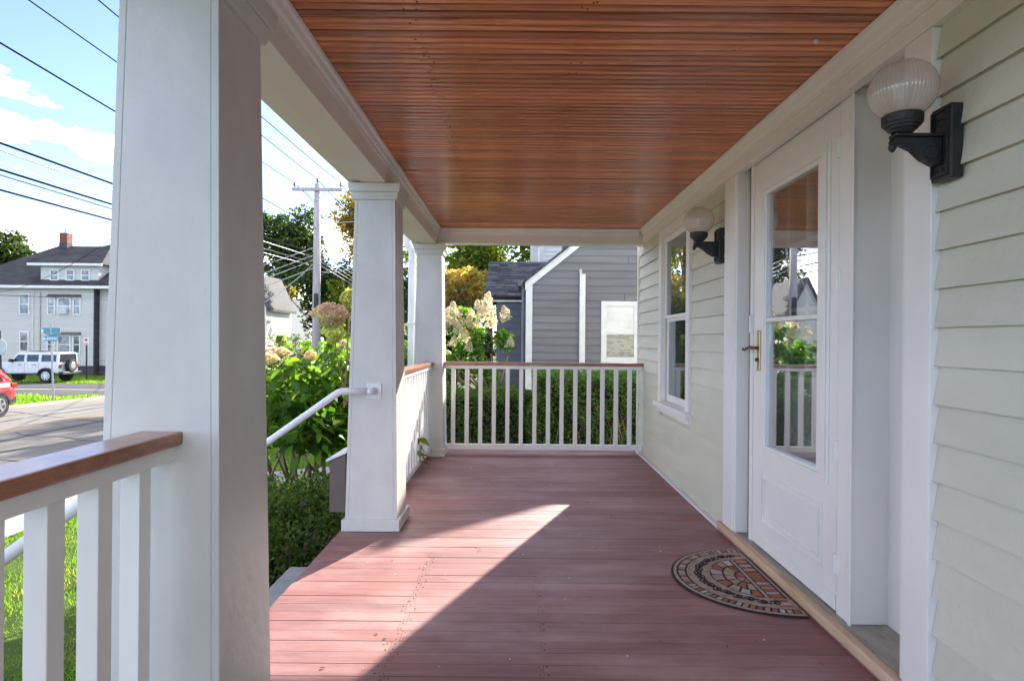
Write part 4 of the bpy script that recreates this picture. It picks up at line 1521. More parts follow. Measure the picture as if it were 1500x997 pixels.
# white house behind it with a brick chimney
wh = thing('white_house', 'tall white clapboard house partly showing over the dark shingled roof', 'house', (4, 26, -0.75))
m = MB()
m.box(px(790, 25), 8, 25, 33, -0.75, 6.2)
m.obj('wall', M['whitesid'], wh)
m = MB()
m.box(px(776, 25), px(788.5, 25), 24.6, 25.4, -0.75, 6.1)
m.obj('corner_bay', M['farsid'], wh)
zz = 3.4
while zz < 6.5:
    m = MB()
    m.box(px(791, 25), 6.0, 24.968, 24.999, zz, zz + 0.012)
    m.obj('siding_lap', M['whitesid'], wh)
    zz += 0.18
m = MB()
m.box(px(790.5, 25), px(795, 25), 24.93, 24.99, -0.7, 6.1)
m.obj('corner_board', M['white'], wh)
m = MB()
m.tube([(px(783, 24.4), 24.4, 5.6), (px(783, 24.4), 24.4, 5.1), (px(789, 24.4), 24.5, 4.9), (px(789, 24.4), 24.5, 1)], 0.06, 8)
m.obj('downspout', M['white'], wh)
m = MB()
m.prism([(0.2, 6.0), (4.3, 8.2), (8.4, 6.0), (8.4, 6.2), (4.3, 8.4), (0.2, 6.2)], 'y', 24.5, 33.5)
m.obj('roof', M['farroof'], wh)
ch = MB()
cy0 = 22.0
cxa, cxb = px(823, cy0), px(849, cy0)
ch.box(cxa + 0.005, cxb - 0.005, cy0 + 0.005, cy0 + 0.6, 2.0, 6.0)
ch = ch.obj('brick_chimney', M['concrete'], None)
tag(ch, 'red brick chimney rising behind the sloping grey gable roof', 'chimney')
zz = 3.9
r = 0
brick0 = None
while zz < 5.4:
    xx = cxa - (0.11 if r % 2 else 0)
    while xx < cxb:
        xa, xb = max(cxa, xx), min(cxb, xx + 0.21)
        if xb - xa > 0.04:
            MB().box(xa, xb, cy0 - 0.006, cy0 + 0.09, zz, zz + 0.062).obj('brick', M['brick'], ch)
        xx += 0.22
    zz += 0.073
    r += 1

# ------------------------------------------------------------------ vegetation helpers
def hedge(name, lab, x0, x1, y0, y1, z0, z1, n, leaf, mat, cat='hedge', wave=0.075, group=None):
    t = thing(name, lab, cat, ((x0 + x1) / 2, (y0 + y1) / 2, z0), group)
    m = MB()
    d = 0.09
    m.box(x0 + d, x1 - d, y0 + d, y1 - d, z0, z1 - d * 1.3)
    m.obj('inner_core', M['twig'], t)  # solid dark box filling the hedge behind its leaves
    A = [(x1 - x0) * (z1 - z0), (x1 - x0) * (y1 - y0), 2 * (y1 - y0) * (z1 - z0), (x1 - x0) * (z1 - z0) * 0.5]
    tot = sum(A)
    P, O = [], []
    for i, a in enumerate(A):
        k = int(n * a / tot)
        u, v = RNG.uniform(0, 1, k), RNG.uniform(0, 1, k)
        dep = np.abs(RNG.normal(0, 0.07, k)) - 0.03
        if i == 0 or i == 3:
            x = x0 + u * (x1 - x0)
            z = z0 + v * (z1 - z0)
            y = (y0 + dep) if i == 0 else (y1 - dep)
            o = np.stack([0 * x, 0 * x + (-1 if i == 0 else 1), 0 * x], 1)
        elif i == 1:
            x = x0 + u * (x1 - x0)
            y = y0 + v * (y1 - y0)
            z = z1 - dep
            o = np.stack([0 * x, 0 * x, 0 * x + 1], 1)
        else:
            sd_ = RNG.uniform(0, 1, k) < 0.5
            x = np.where(sd_, x0 + dep, x1 - dep)
            y = y0 + u * (y1 - y0)
            z = z0 + v * (z1 - z0)
            o = np.stack([np.where(sd_, -1.0, 1.0), 0 * x, 0 * x], 1)
        w_ = wave * (np.sin(x * 7.1) * np.sin(z * 6.3 + 1.2) + 0.6 * np.sin(x * 17 + z * 13) * np.sin(y * 15))
        p = np.stack([x, y, z], 1) + o * w_[:, None]
        P.append(p)
        O.append(o)
    P = np.concatenate(P)
    O = np.concatenate(O)
    leaf_cloud('foliage', P, leaf, mat, t, 0.55, 0.35, out=O, outw=0.8, kind='stuff')
    m = MB()
    for i in range(26):
        x = random.uniform(x0 + 0.1, x1 - 0.1)
        m.tube([(x, y0 + 0.06, z0), (x + random.uniform(-0.1, 0.1), y0 + 0.03, z0 + (z1 - z0) * 0.4), (x + random.uniform(-0.2, 0.2), y0 + random.uniform(-0.02, 0.08), z0 + (z1 - z0) * random.uniform(0.6, 0.85))], [0.008, 0.006, 0.003], 4)
    m.obj('twig', M['stem'], t, kind='stuff')
    return t


hedge('hedge', 'low clipped green hedge under the tree hydrangea beyond the end railing', -2.6, 0.26, 8.6, 9.5, -0.75, 0.43, 26000, 0.046, M['hedge'])
hedge('hedge', 'taller clipped green hedge in front of the grey gable wall', 0.26, 3.2, 8.3, 9.4, -0.75, 0.72, 32000, 0.048, M['hedge'])


# boxwood beside the steps: upright sprigs
def shrub_sprigs(t, cx, cy, rx, ry, z0, ztop, nspr, leaf, mat):
    Ps = []
    m = MB()
    for i in range(nspr):
        a = random.uniform(0, 2 * math.pi)
        r = math.sqrt(random.random())
        x, y = cx + rx * r * math.cos(a), cy + ry * r * math.sin(a)
        top = z0 + (ztop - z0) * (1 - 0.38 * r ** 3) * random.uniform(0.86, 1.06)
        ln = random.uniform(0.22, 0.55)
        lean = Vector((math.cos(a) * r * 0.25 + random.uniform(-0.12, 0.12), math.sin(a) * r * 0.25 + random.uniform(-0.12, 0.12), 1)).normalized()
        k = int(ln / 0.016)
        tt = np.linspace(0, 1, k)
        base = np.array([x, y, top]) - np.array(lean) * ln
        p = base[None, :] + np.array(lean)[None, :] * (tt * ln)[:, None]
        p += RNG.normal(0, 0.016, (k, 3)) * (1.15 - tt * 0.6)[:, None]
        Ps.append(p)
        if i % 5 == 0:
            m.tube([tuple(base), (x, y, top)], [0.003, 0.0015], 3)
    P = np.concatenate(Ps)
    leaf_cloud('foliage', P, leaf, mat, t, 0.5, 0.5, kind='stuff')
    # side leaves
    k = int(len(P) * 0.4)
    a = RNG.uniform(0, 2 * math.pi, k)
    z = RNG.uniform(z0, ztop - 0.1, k)
    rr = 0.98 + RNG.normal(0, 0.07, k)
    P2 = np.stack([cx + rx * rr * np.cos(a), cy + ry * rr * np.sin(a), z], 1)
    leaf_cloud('side_foliage', P2, leaf, mat, t, 0.5, 0.4, kind='stuff')
    for i in range(60):
        a = random.uniform(0, 2 * math.pi)
        m.tube([(cx + rx * 0.3 * math.cos(a), cy + ry * 0.3 * math.sin(a), z0), (cx + rx * 0.8 * math.cos(a), cy + ry * 0.8 * math.sin(a), z0 + 0.3), (cx + rx * 0.95 * math.cos(a + 0.2), cy + ry * 0.95 * math.sin(a + 0.2), z0 + 0.6)], [0.008, 0.006, 0.003], 4)
    m.obj('twig', M['stem'], t, kind='stuff')


t = thing('boxwood_shrub', 'dark green boxwood shrub growing close beside the porch steps', 'shrub', (-1.65, 4.7, -0.75))
shrub_sprigs(t, -1.72, 4.65, 0.60, 0.75, -0.75, 0.10, 760, 0.038, M['box'])
m = MB()
m.lathe([(0.35, 0), (0.42, 0.3), (0.40, 0.5), (0.2, 0.62)], -1.72, 4.65, -0.75, 12)
m.obj('inner_core', M['twig'], t)  # solid dark lathe body filling the shrub behind its sprigs


# hydrangea bush with single leaves as parts
def leaf_proto(L, w, bend):
    m = MB()
    vs = [(0, 0, 0)]
    prof = [(0.18, 0.55), (0.42, 1.0), (0.70, 0.72), (0.88, 0.34)]
    for tt, ww in prof:
        zc = -bend * tt * tt * L
        vs += [(-w * ww / 2, tt * L, zc + 0.10 * w * ww), (0, tt * L, zc), (w * ww / 2, tt * L, zc + 0.10 * w * ww)]
    vs.append((0, L, -bend * L))
    fs = [(0, 2, 1), (0, 3, 2)]
    for i in range(3):
        b = 1 + 3 * i
        fs += [(b, b + 1, b + 4, b + 3), (b + 1, b + 2, b + 5, b + 4)]
    b = 10
    fs += [(b, b + 1, 13), (b + 1, b + 2, 13)]
    m.add(vs, fs)
    return m


def leaf_meshes(mat, sizes):
    out = []
    for i, (L, w, bd) in enumerate(sizes):
        m = leaf_proto(L, w, bd)
        me = bpy.data.meshes.new('leaf')
        me.from_pydata(m.v, [], m.f)
        at = me.attributes.new('shade', 'FLOAT', 'POINT')
        at.data.foreach_set('value', [(i + 0.5) / len(sizes)] * len(m.v))
        me.materials.append(mat)
        me.polygons.foreach_set('use_smooth', [True] * len(me.polygons))
        out.append(me)
    return out


def place_leaf(me, t, p, out, droop):
    o = bpy.data.objects.new('leaf', me)
    COL.objects.link(o)
    o.parent = t
    d = Vector(out) + Vector((random.gauss(0, .45), random.gauss(0, .45), random.gauss(-droop, .3)))
    d.normalize()
    up = Vector((random.gauss(0, .35), random.gauss(0, .35), 1))
    x = d.cross(up).normalized()
    z = x.cross(d)
    R = Matrix((x, d, z)).transposed().to_4x4()
    s = random.uniform(0.75, 1.25)
    o.matrix_basis = Matrix.Translation(Vector(p) - t.location) @ R @ Matrix.Scale(s, 4)
    return o


def panicle(t, c, r, h, n, mat, tilt=(0, 0), size=0.022, name='flower_head', rounded=False, parent=None):
    tt = RNG.uniform(0, 1, n) ** 0.8
    a = RNG.uniform(0, 2 * math.pi, n)
    if rounded:
        ph = np.arccos(1 - 2 * RNG.uniform(0, 1, n))
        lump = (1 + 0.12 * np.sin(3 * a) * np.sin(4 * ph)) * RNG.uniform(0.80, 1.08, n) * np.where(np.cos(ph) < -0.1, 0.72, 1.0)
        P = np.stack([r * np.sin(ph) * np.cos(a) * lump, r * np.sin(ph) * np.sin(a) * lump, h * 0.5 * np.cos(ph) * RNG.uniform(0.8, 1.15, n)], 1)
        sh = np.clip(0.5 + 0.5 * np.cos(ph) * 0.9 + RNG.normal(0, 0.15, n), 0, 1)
    else:
        rr = r * (1 - tt ** 1.8) ** 0.8 * (0.45 + 0.75 * RNG.uniform(0, 1, n)) * (1 + 0.25 * np.sin(a * 3 + tt * 9))
        P = np.stack([rr * np.cos(a) + tilt[0] * tt * h, rr * np.sin(a) + tilt[1] * tt * h, tt * h], 1)
        sh = np.clip(tt * 0.4 + RNG.uniform(0, 0.6, n), 0, 1)
    P = P + np.array(c)[None, :]
    V, F = leaves_geo(P, size * RNG.uniform(0.7, 1.3, n), 0.95, 0.3)
    return np_mesh(name, V, F, mat, t, np.repeat(sh, 4))


hb = thing('hydrangea_bush', 'large leafy hydrangea bush with cream pink flower heads beside the steps', 'bush', (-2.3, 6.0, -0.75))
HLM = leaf_meshes(M['hyd'], [(0.13, 0.072, 0.25), (0.12, 0.062, 0.4), (0.15, 0.080, 0.3), (0.11, 0.065, 0.15), (0.14, 0.07, 0.55)])
centers, radii = [], []
for i in range(60):
    a = random.uniform(0, 2 * math.pi)
    r = math.sqrt(random.random())
    x, y = -1.98 + 0.66 * r * math.cos(a), 6.1 + 0.80 * r * math.sin(a)
    top = 1.10 - 0.40 * r ** 2 + 0.25 * max(0, (x + 2.2))
    z = random.uniform(0.15, max(0.3, top))
    centers.append((x, y, z))
    radii.append(random.uniform(0.16, 0.30))
P = clump_points(centers, radii, 62, 0.5)
P = P[(P[:, 0] < -1.22)]
leaf_cloud('foliage', P, 0.125, M['hyd'], hb, 0.56, 0.9, kind='stuff')
cnt = 0
while cnt < 290:
    c = random.choice(centers)
    d = Vector((random.gauss(0, 1), random.gauss(-0.8, 1), random.gauss(0.35, 0.8))).normalized()
    p = Vector(c) + d * 0.27
    if p.x > -1.22 or p.y > 6.4:
        continue
    place_leaf(random.choice(HLM), hb, p, (d.x, d.y, d.z * 0.4), 0.25)
    cnt += 1
m = MB()
for i in range(9):
    bx, by = -2.05 + random.uniform(-0.35, 0.35), 6.0 + random.uniform(-0.3, 0.2)
    x2, y2 = bx + random.uniform(-0.5, 0.45), by + random.uniform(-0.3, 0.3)
    m.tube([(bx, by, -0.76), (bx + (x2 - bx) * 0.25, by, -0.3), (bx + (x2 - bx) * 0.6, by + (y2 - by) * 0.5, 0.15), (x2, y2, 0.75)], [0.026, 0.022, 0.017, 0.008], 7)
    m.tube([(bx + (x2 - bx) * 0.3, by, -0.25), (bx + random.uniform(-0.3, 0.3), by - 0.1, 0.1), (bx + random.uniform(-0.6, 0.6), by - 0.15, 0.5)], [0.014, 0.011, 0.005], 6)
m.obj('stem', M['stem'], hb, smooth=True)
YF = 5.2
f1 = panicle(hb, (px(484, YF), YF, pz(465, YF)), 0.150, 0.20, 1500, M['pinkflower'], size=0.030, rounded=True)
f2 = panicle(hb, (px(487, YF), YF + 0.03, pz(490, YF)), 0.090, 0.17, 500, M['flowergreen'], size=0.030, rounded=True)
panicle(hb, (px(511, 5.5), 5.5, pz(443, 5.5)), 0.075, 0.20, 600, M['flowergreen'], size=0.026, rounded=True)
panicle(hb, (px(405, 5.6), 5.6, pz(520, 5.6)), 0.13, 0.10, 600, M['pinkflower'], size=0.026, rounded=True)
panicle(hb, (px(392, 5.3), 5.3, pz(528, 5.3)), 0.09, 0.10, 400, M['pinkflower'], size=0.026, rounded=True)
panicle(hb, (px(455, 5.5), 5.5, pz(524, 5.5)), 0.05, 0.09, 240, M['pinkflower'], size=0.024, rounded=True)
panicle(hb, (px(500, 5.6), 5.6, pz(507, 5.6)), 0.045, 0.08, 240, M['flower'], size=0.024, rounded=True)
m = MB()
m.tube([(px(488, YF), YF, pz(490, YF)), (px(492, YF), YF + 0.1, pz(540, YF)), (px(490, YF), YF + 0.4, pz(600, YF))], [0.008, 0.008, 0.01], 6)
m.tube([(px(511, 5.5), 5.5, pz(452, 5.5)), (px(509, 5.5), 5.5, pz(520, 5.5)), (px(500, 5.5), 5.6, pz(600, 5.5))], [0.007, 0.008, 0.01], 6)
m.obj('flower_stem', M['stem'], hb)
for (u, v, yy) in ((498, 500, 5.3), (505, 480, 5.4), (478, 520, 5.2), (510, 470, 5.5), (492, 512, 5.3)):
    place_leaf(HLM[2], hb, (px(u, yy), yy, pz(v, yy)), (random.uniform(-0.7, 0.7), -0.4, 0.3), 0.0)

# ground-level yellow-green perennials in front of the stems
t = thing('leafy_shrub', 'bright green low leafy shrub between boxwood and hydrangea stems', 'shrub', (-2.0, 5.5, -0.75))
P = clump_points([(-2.35, 5.5, -0.55), (-2.0, 5.45, -0.5), (-1.7, 5.5, -0.45), (-1.45, 5.6, -0.3), (-1.4, 5.7, 0.0)], [0.24, 0.26, 0.26, 0.22, 0.2], 380, 0.4)
leaf_cloud('foliage', P, 0.065, M['lime'], t, 0.5, 0.8, kind='stuff')
MB().tube([(-2.0, 5.5, -0.76), (-1.9, 5.5, -0.4)], 0.01, 5).obj('stem', M['stem'], t)

# seedling poking through the sunlit railing
t = thing('seedling_plant', 'bright green seedling poking through the sunlit railing near the corner column', 'plant', (-0.93, 5.55, -0.75))
MB().tube([(-0.99, 5.55, -0.76), (-0.98, 5.55, -0.2), (-0.93, 5.55, 0.1), (-0.88, 5.53, 0.30)], [0.008, 0.007, 0.006, 0.003], 6).obj('stem', M['stem'], t)
SLM = leaf_meshes(M['lime'], [(0.14, 0.07, 0.3), (0.11, 0.06, 0.5)])
for i in range(16):
    zz = 0.08 + 0.24 * i / 15
    a = i * 2.4
    place_leaf(random.choice(SLM), t, (-0.90 + 0.02 * math.cos(a), 5.55 + 0.02 * math.sin(a), zz), (math.cos(a) + 0.3, math.sin(a) - 0.3, 0.1), 0.15)

# tree hydrangea
th = thing('tree_hydrangea', 'tree hydrangea with cream panicles standing behind the low hedge', 'tree', (-0.55, 9.9, -0.75))
m = MB()
m.tube([(-0.42, 9.95, -0.76), (-0.40, 9.92, -0.2), (-0.43, 9.9, 0.2), (-0.6, 9.9, 0.6)], [0.05, 0.042, 0.035, 0.02], 8)
for i in range(10):
    a = random.uniform(0, 6.28)
    m.tube([(-0.41, 9.92, -0.1 + 0.04 * i), (-0.5 + 0.3 * math.cos(a), 9.9 + 0.3 * math.sin(a), 0.45), (-0.75 + 0.75 * math.cos(a), 9.9 + 0.7 * math.sin(a), 0.95)], [0.022, 0.016, 0.006], 6)
m.obj('trunk', M['stem'], th, smooth=True)
centers, radii = [], []
for i in range(46):
    u, v = random.uniform(560, 742), random.uniform(440, 575)
    top = 425 + max(0, (620 - u)) * 0.5 + max(0, u - 700) * 1.1 + max(0, 690 - u) * 0.25
    v = random.uniform(top + 25, 572)
    if u > 720 and v > 520:
        continue
    yy = random.uniform(9.5, 10.5)
    centers.append((px(u, yy), yy, pz(v, yy)))
    radii.append(random.uniform(0.14, 0.24))
P = clump_points(centers, radii, 120, 0.45)
leaf_cloud('foliage', P, 0.10, M['hydtree'], th, 0.5, 0.7, kind='stuff')
heads = []
for i in range(3):
    o = panicle(th, (th.location.x, th.location.y, th.location.z), 0.075 + 0.01 * i, 0.21 + 0.02 * i, 260, M['flower'], (random.uniform(-0.3, 0.3), random.uniform(-0.3, 0.3)), 0.032)
    heads.append(o)
pts = [(652, 470), (662, 462), (676, 472), (668, 490), (650, 492), (690, 466), (700, 455), (712, 446), (706, 470), (694, 486), (680, 500), (662, 508), (650, 518), (720, 462), (716, 480),
       (704, 494), (686, 515), (672, 482), (655, 482), (698, 478), (708, 460), (646, 505), (684, 480), (690, 500), (724, 475), (640, 470), (630, 480), (620, 490), (746, 508), (742, 470), (600, 480), (588, 490), (668, 472), (715, 452), (658, 476)]
for i, (u, v) in enumerate(pts):
    o = heads[i] if i < 3 else heads[i % 3].copy()
    if i >= 3:
        COL.objects.link(o)
        o.parent = th
    yy = 9.35 + random.uniform(-0.05, 0.35)
    o.location = (px(u, yy) - th.location.x, yy - th.location.y, pz(v, yy) - th.location.z)
    o.rotation_euler = (random.uniform(-0.3, 0.3), random.uniform(-0.4, 0.4), random.uniform(0, 6))
    s = random.uniform(0.62, 0.98)
    o.scale = (s, s, s)


# ------------------------------------------------------------------ trees
def tree(name, lab, x, y, zlo, ztop, rx, ry, mat, nclump, per, leaf, trunk_r=0.18, group='trees beyond the yard', clumpr=(0.5, 1.1), cat='tree', bark='bark', shell=0.5):
    z0 = gz(x, y)
    t = thing(name, lab, cat, (x, y, z0), group)
    cz, rz = (zlo + ztop) / 2, (ztop - zlo) / 2
    centers, radii = [], []
    for i in range(nclump):
        d = Vector((random.gauss(0, 1), random.gauss(0, 1), random.gauss(0, 1))).normalized()
        r = random.random() ** 0.45
        centers.append((x + rx * d.x * r, y + ry * d.y * r, cz + rz * d.z * r))
        radii.append(random.uniform(*clumpr))
    m = MB()
    m.tube([(x, y, z0 - 0.05), (x + 0.05, y, z0 + (zlo - z0) * 0.6), (x, y, cz), (x, y, cz + rz * 0.6)], [trunk_r * 1.2, trunk_r, trunk_r * 0.6, trunk_r * 0.2], 9)
    m.obj('trunk', M[bark], t, smooth=True)
    m = MB()
    for c in centers[:26]:
        zs = z0 + (cz - z0) * random.uniform(0.6, 1.0)
        mid = ((x + c[0]) / 2, (y + c[1]) / 2, (zs + c[2]) / 2 + 0.15)
        m.tube([(x, y, zs), mid, c], [trunk_r * 0.4, trunk_r * 0.26, trunk_r * 0.08], 5)
    m.obj('limb', M[bark], t, smooth=True, kind='stuff')
    P = clump_points(centers, radii, per, shell)
    leaf_cloud('crown', P, leaf, mat, t, 0.6, 0.6, kind='stuff')
    return t


def tree_uv(name, lab, u0, u1, v0, v1, Y, mat, nclump, per, leaf, cr, **kw):
    x0, x1 = px(u0, Y), px(u1, Y)
    return tree(name, lab, (x0 + x1) / 2, Y, pz(v1, Y), pz(v0, Y), (x1 - x0) / 2, (x1 - x0) / 2 * 0.8, mat, nclump, per, leaf, clumpr=cr, **kw)


tree_uv('maple_tree', 'dark green maple standing across the street behind the utility pole', 372, 470, 300, 440, 88, M['maple'], 70, 170, 0.55, (1.3, 2.4), trunk_r=0.32)
tree_uv('maple_tree', 'dark shaded tree massed behind the utility pole lower wires', 440, 530, 375, 500, 66, M['maple'], 60, 150, 0.42, (1.0, 1.9), trunk_r=0.32)
tree_uv('maple_tree', 'orange turning autumn tree rising above the dark trees beside the pole', 492, 590, 268, 400, 74, M['orange'], 56, 170, 0.40, (1.0, 1.9), trunk_r=0.3)
tree_uv('street_tree', 'yellow green leafy tree peeking between middle column and pole', 478, 560, 395, 500, 26, M['lime'], 26, 120, 0.16, (0.35, 0.7), trunk_r=0.12)
tree_uv('street_tree', 'pale brownish thin tree behind the small white gabled house', 392, 440, 405, 460, 110, M['orange'], 24, 100, 0.55, (1.0, 1.8), trunk_r=0.25)
tree_uv('maple_tree', 'pale green tree top showing above the grey house roof ridge', -60, 48, 346, 430, 75, M['maple'], 50, 140, 0.5, (1.1, 2.0), trunk_r=0.3)
tree_uv('maple_tree', 'yellow green broad tree behind the neighbouring shingled roof wing', 600, 830, 285, 470, 34, M['lime'], 95, 230, 0.24, (0.6, 1.3), trunk_r=0.25)
tree_uv('maple_tree', 'mid green tree partly hidden behind the porch corner column', 560, 680, 330, 520, 38, M['maple'], 50, 190, 0.26, (0.7, 1.3), trunk_r=0.22)
tree_uv('shrub_tree', 'russet and orange leaved small tree behind the tree hydrangea', 610, 720, 392, 475, 24, M['russet'], 46, 170, 0.15, (0.3, 0.62), trunk_r=0.1)
tree_uv('shrub_tree', 'dark green dense shrub mass low behind the tree hydrangea', 560, 725, 440, 570, 20, M['maple'], 46, 190, 0.15, (0.35, 0.7), trunk_r=0.1)

for (u0, u1, v0, v1, Y, lab) in ((393, 418, 490, 520, 48, 'rounded green bush in front of the small white gabled house'), (420, 460, 486, 520, 50, 'dark rounded bush at the foot of the utility pole view')):
    x0, x1 = px(u0, Y), px(u1, Y)
    t = thing('garden_bush', lab, 'bush', ((x0 + x1) / 2, Y, gz((x0 + x1) / 2, Y)), 'bushes across the street')
    zt = pz(v0, Y)
    P = clump_points([(random.uniform(x0, x1), Y + random.uniform(-0.6, 0.6), random.uniform(-1.4, zt - 0.4)) for i in range(16)], [0.55] * 16, 150, 0.5)
    leaf_cloud('foliage', P, 0.16, M['lime'] if u0 == 393 else M['maple'], t, 0.55, 0.6, kind='stuff')
    MB().tube([((x0 + x1) / 2, Y, gz((x0 + x1) / 2, Y) - 0.05), ((x0 + x1) / 2, Y, 0)], 0.06, 5).obj('stem', M['stem'], t)

# ------------------------------------------------------------------ utility pole and wires
PX, PY = -7.05, 21.5
pole = thing('utility_pole', 'weathered grey wooden utility pole with crossarm and three insulators', 'utility pole', (PX, PY, gz(PX, PY)))
ptop = pz(272, PY)
m = MB()
m.tube([(PX, PY, gz(PX, PY) - 0.2), (PX, PY, 3.0), (PX, PY, ptop)], [0.16, 0.135, 0.105], 14)
m.obj('shaft', M['pole'], pole, smooth=True)
xa, xb, za = px(428, PY), px(501, PY), pz(281, PY)
MB().box(xa, xb, PY - 0.16, PY - 0.06, za - 0.055, za + 0.055).obj('crossarm', M['pole'], pole, bevel=0.01)
m = MB()
for s in (-1, 1):
    m.tube([(PX + s * 0.42, PY - 0.17, za - 0.05), (PX + s * 0.03, PY - 0.17, za - 0.42)], 0.014, 5)
m.obj('brace', M['galv'], pole)
ins = []
for xx, zz in ((xa + 0.08, za + 0.056), (xb - 0.06, za + 0.056), (PX, ptop)):
    m = MB()
    m.lathe([(0.015, 0), (0.02, 0.06), (0.05, 0.07), (0.055, 0.11), (0.03, 0.13), (0.045, 0.15), (0.03, 0.19)], xx, PY - (0.11 if zz < ptop else 0), zz, 10)
    m.obj('insulator', M['porcelain'], pole, smooth=True)
    ins.append((xx, PY - 0.11, zz + 0.16))
m = MB()
m.box(PX - 0.02, PX + 0.12, PY - 0.26, PY - 0.13, 2.1, 2.75)
m.obj('terminal_box', M['blackplastic'], pole, bevel=0.02)


def wire(a, b, sag, r, lab, mat='wire', n=24, group='overhead utility wires'):
    a, b = Vector(a), Vector(b)
    pts = [a.lerp(b, i / n) - Vector((0, 0, 4 * sag * (i / n) * (1 - i / n))) for i in range(n + 1)]
    m = MB()
    m.tube(pts, r, 5)
    return tag(m.obj('utility_wire', M[mat], None, smooth=True), lab, 'wire', group)


Y2 = -18.0
wire(ins[0], (ins[0][0], Y2, 7.9), 0.55, 0.012, 'primary wire from outer end of the pole crossarm towards the house')
wire(ins[2], (ins[2][0] + 0.0, Y2, 8.5), 0.55, 0.012, 'topmost primary wire from the pole top insulator')
wire(ins[1], (ins[1][0], Y2, 7.9), 0.55, 0.012, 'primary wire from inner end of the pole crossarm above the column')
wire((PX, PY, pz(338, PY)), (PX - 0.1, Y2, 6.3), 0.3, 0.014, 'single black wire crossing the white cloud')
for i, (vp, z0w, r, mt) in enumerate(((372, 4.06, 0.018, 'wire'), (378, 3.98, 0.014, 'wirepale'), (386, 3.72, 0.018, 'wire'), (390, 3.66, 0.013, 'wirepale'), (396, 3.46, 0.016, 'wire'), (384, 3.86, 0.009, 'wirepale'))):
    # passes (X -7.05, Y 8.3, z0w)
    zp_ = pz(vp, PY)
    zt = z0w + (z0w - zp_) * (8.3 - Y2) / (PY - 8.3) + 0.55
    wire((PX - 0.14 - 0.05 * i, PY, zp_), (PX - 0.14 - 0.05 * i, Y2, zt), 0.42, r, ('uppermost thick black cable of the low bundle beside large column', 'uppermost grey cable just under the thick black one', 'thick black cable in the middle of the low bundle', 'grey cable under the middle black one of the bundle', 'lowest black cable of the low street bundle', 'thin grey cable between the two thick black bundle cables')[i], mt)
# away from the pole, up the street
for wi, (p0, dx, zz, s) in enumerate(((ins[0], -0.2, 6.2, 0.9), (ins[1], 0.2, 6.2, 0.9), (ins[2], 0.0, 6.8, 0.9))):
    wire(p0, (p0[0] + dx, 62, zz), s, 0.014, 'wire leaving the ' + ('outer crossarm insulator', 'inner crossarm insulator', 'pole top insulator')[wi] + ' away up the street')
for i, (vp, zz) in enumerate(((372, 3.1), (379, 2.9), (385, 2.6), (391, 2.4))):
    wire((PX + 0.12, PY, pz(vp, PY)), (PX + 0.3 + 0.1 * i, 62, zz), 0.5, 0.016, ('topmost', 'second', 'third', 'lowest')[i] + ' pale cable on the far side of the pole going up street', 'wirepale')
# service drops across the street to the far houses
for i, (vp, tgt) in enumerate(((365, (-30, 52, 6.0)), (376, (-31, 48.2, 4.4)), (383, (-34, 55, 4.8)), (389, (-28, 60, 4.6)), (395, (-33, 48.2, 4.2)))):
    wire((PX - 0.12, PY, pz(vp, PY)), tgt, 0.5 + 0.15 * i, 0.016, ('topmost', 'second', 'third', 'fourth', 'lowest')[i] + ' pale service drop from pole across to the far houses', 'wirepale')
for i, (vp, tgt) in enumerate(((330, (1.2, 14, 5.2)), (352, (0.9, 15, 4.6)), (400, (-1.2, 9.0, 3.0)))):
    wire((PX + 0.12, PY, pz(vp, PY)), tgt, 0.3, 0.012, ('highest', 'middle', 'lowest')[i] + ' thin drop from pole down towards the neighbouring house', 'wirepale')
wire((-36.0, 47.5, 4.2), (-60, 20, 6.5), 0.8, 0.02, 'dark service wire sloping down onto the pale grey house')
wire((-41.0, 47.5, 4.5), (-20, 30, 6.0), 0.6, 0.014, 'thin wire crossing before the grey house dormer')

# ------------------------------------------------------------------ far grey house across the street
FY = 48.0
gh = thing('grey_house', 'pale grey two storey house with hipped dark roof and dormer across street', 'house', (-38, 52, gz(-38, 50)))


def X(u):
    return px(u, FY)


def Z(v):
    return pz(v, FY)


m = MB()
m.box(X(-70), X(137), FY, FY + 11, Z(541), Z(425))
m.box(X(137.2), X(172), FY + 0.5, FY + 10, Z(541), Z(425) - 0.02)
m.obj('wall', M['farsid'], gh)
m = MB()
zz = Z(540)
while zz < Z(430):
    m.box(X(-69), X(136), FY - 0.018, FY - 0.001, zz, zz + 0.03)
    m.box(X(139.5), X(171), FY + 0.482, FY + 0.499, zz, zz + 0.03)
    zz += 0.20
m.obj('siding_lap', M['farsid'], gh, kind='stuff')
m = MB()
m.box(X(-70) - 0.05, X(137) + 0.05, FY - 0.06, FY + 11, Z(556), Z(541.2))
m.box(X(138.2), X(172), FY + 0.45, FY + 10, Z(556), Z(541.2))
m.obj('foundation', M['greyroof'], gh)
ze, zr_ = Z(425), Z(366) + 0.6
x0, x1, y0, y1 = X(-78), X(178), FY - 0.7, FY + 11.7
m = MB()
ry = (y0 + y1) / 2
zr_ = H + (497 - 366) / 890 * ry
m.add([(x0, y0, ze), (x1, y0, ze), (x1, y1, ze), (x0, y1, ze), (x0 + 4.6, ry, zr_), (x1 - 1.5, ry, zr_)], [(0, 1, 5, 4), (1, 2, 5), (2, 3, 4, 5), (3, 0, 4)])
m.add([(x0, y0, ze), (x1, y0, ze), (x1, y1, ze), (x0, y1, ze)], [(3, 2, 1, 0)])
m.obj('roof', M['farroof'], gh)
MB().box(x0 - 0.02, x1 + 0.02, y0 - 0.05, y0 + 0.05, ze - 0.20, ze + 0.01).obj('gutter', M['white'], gh)
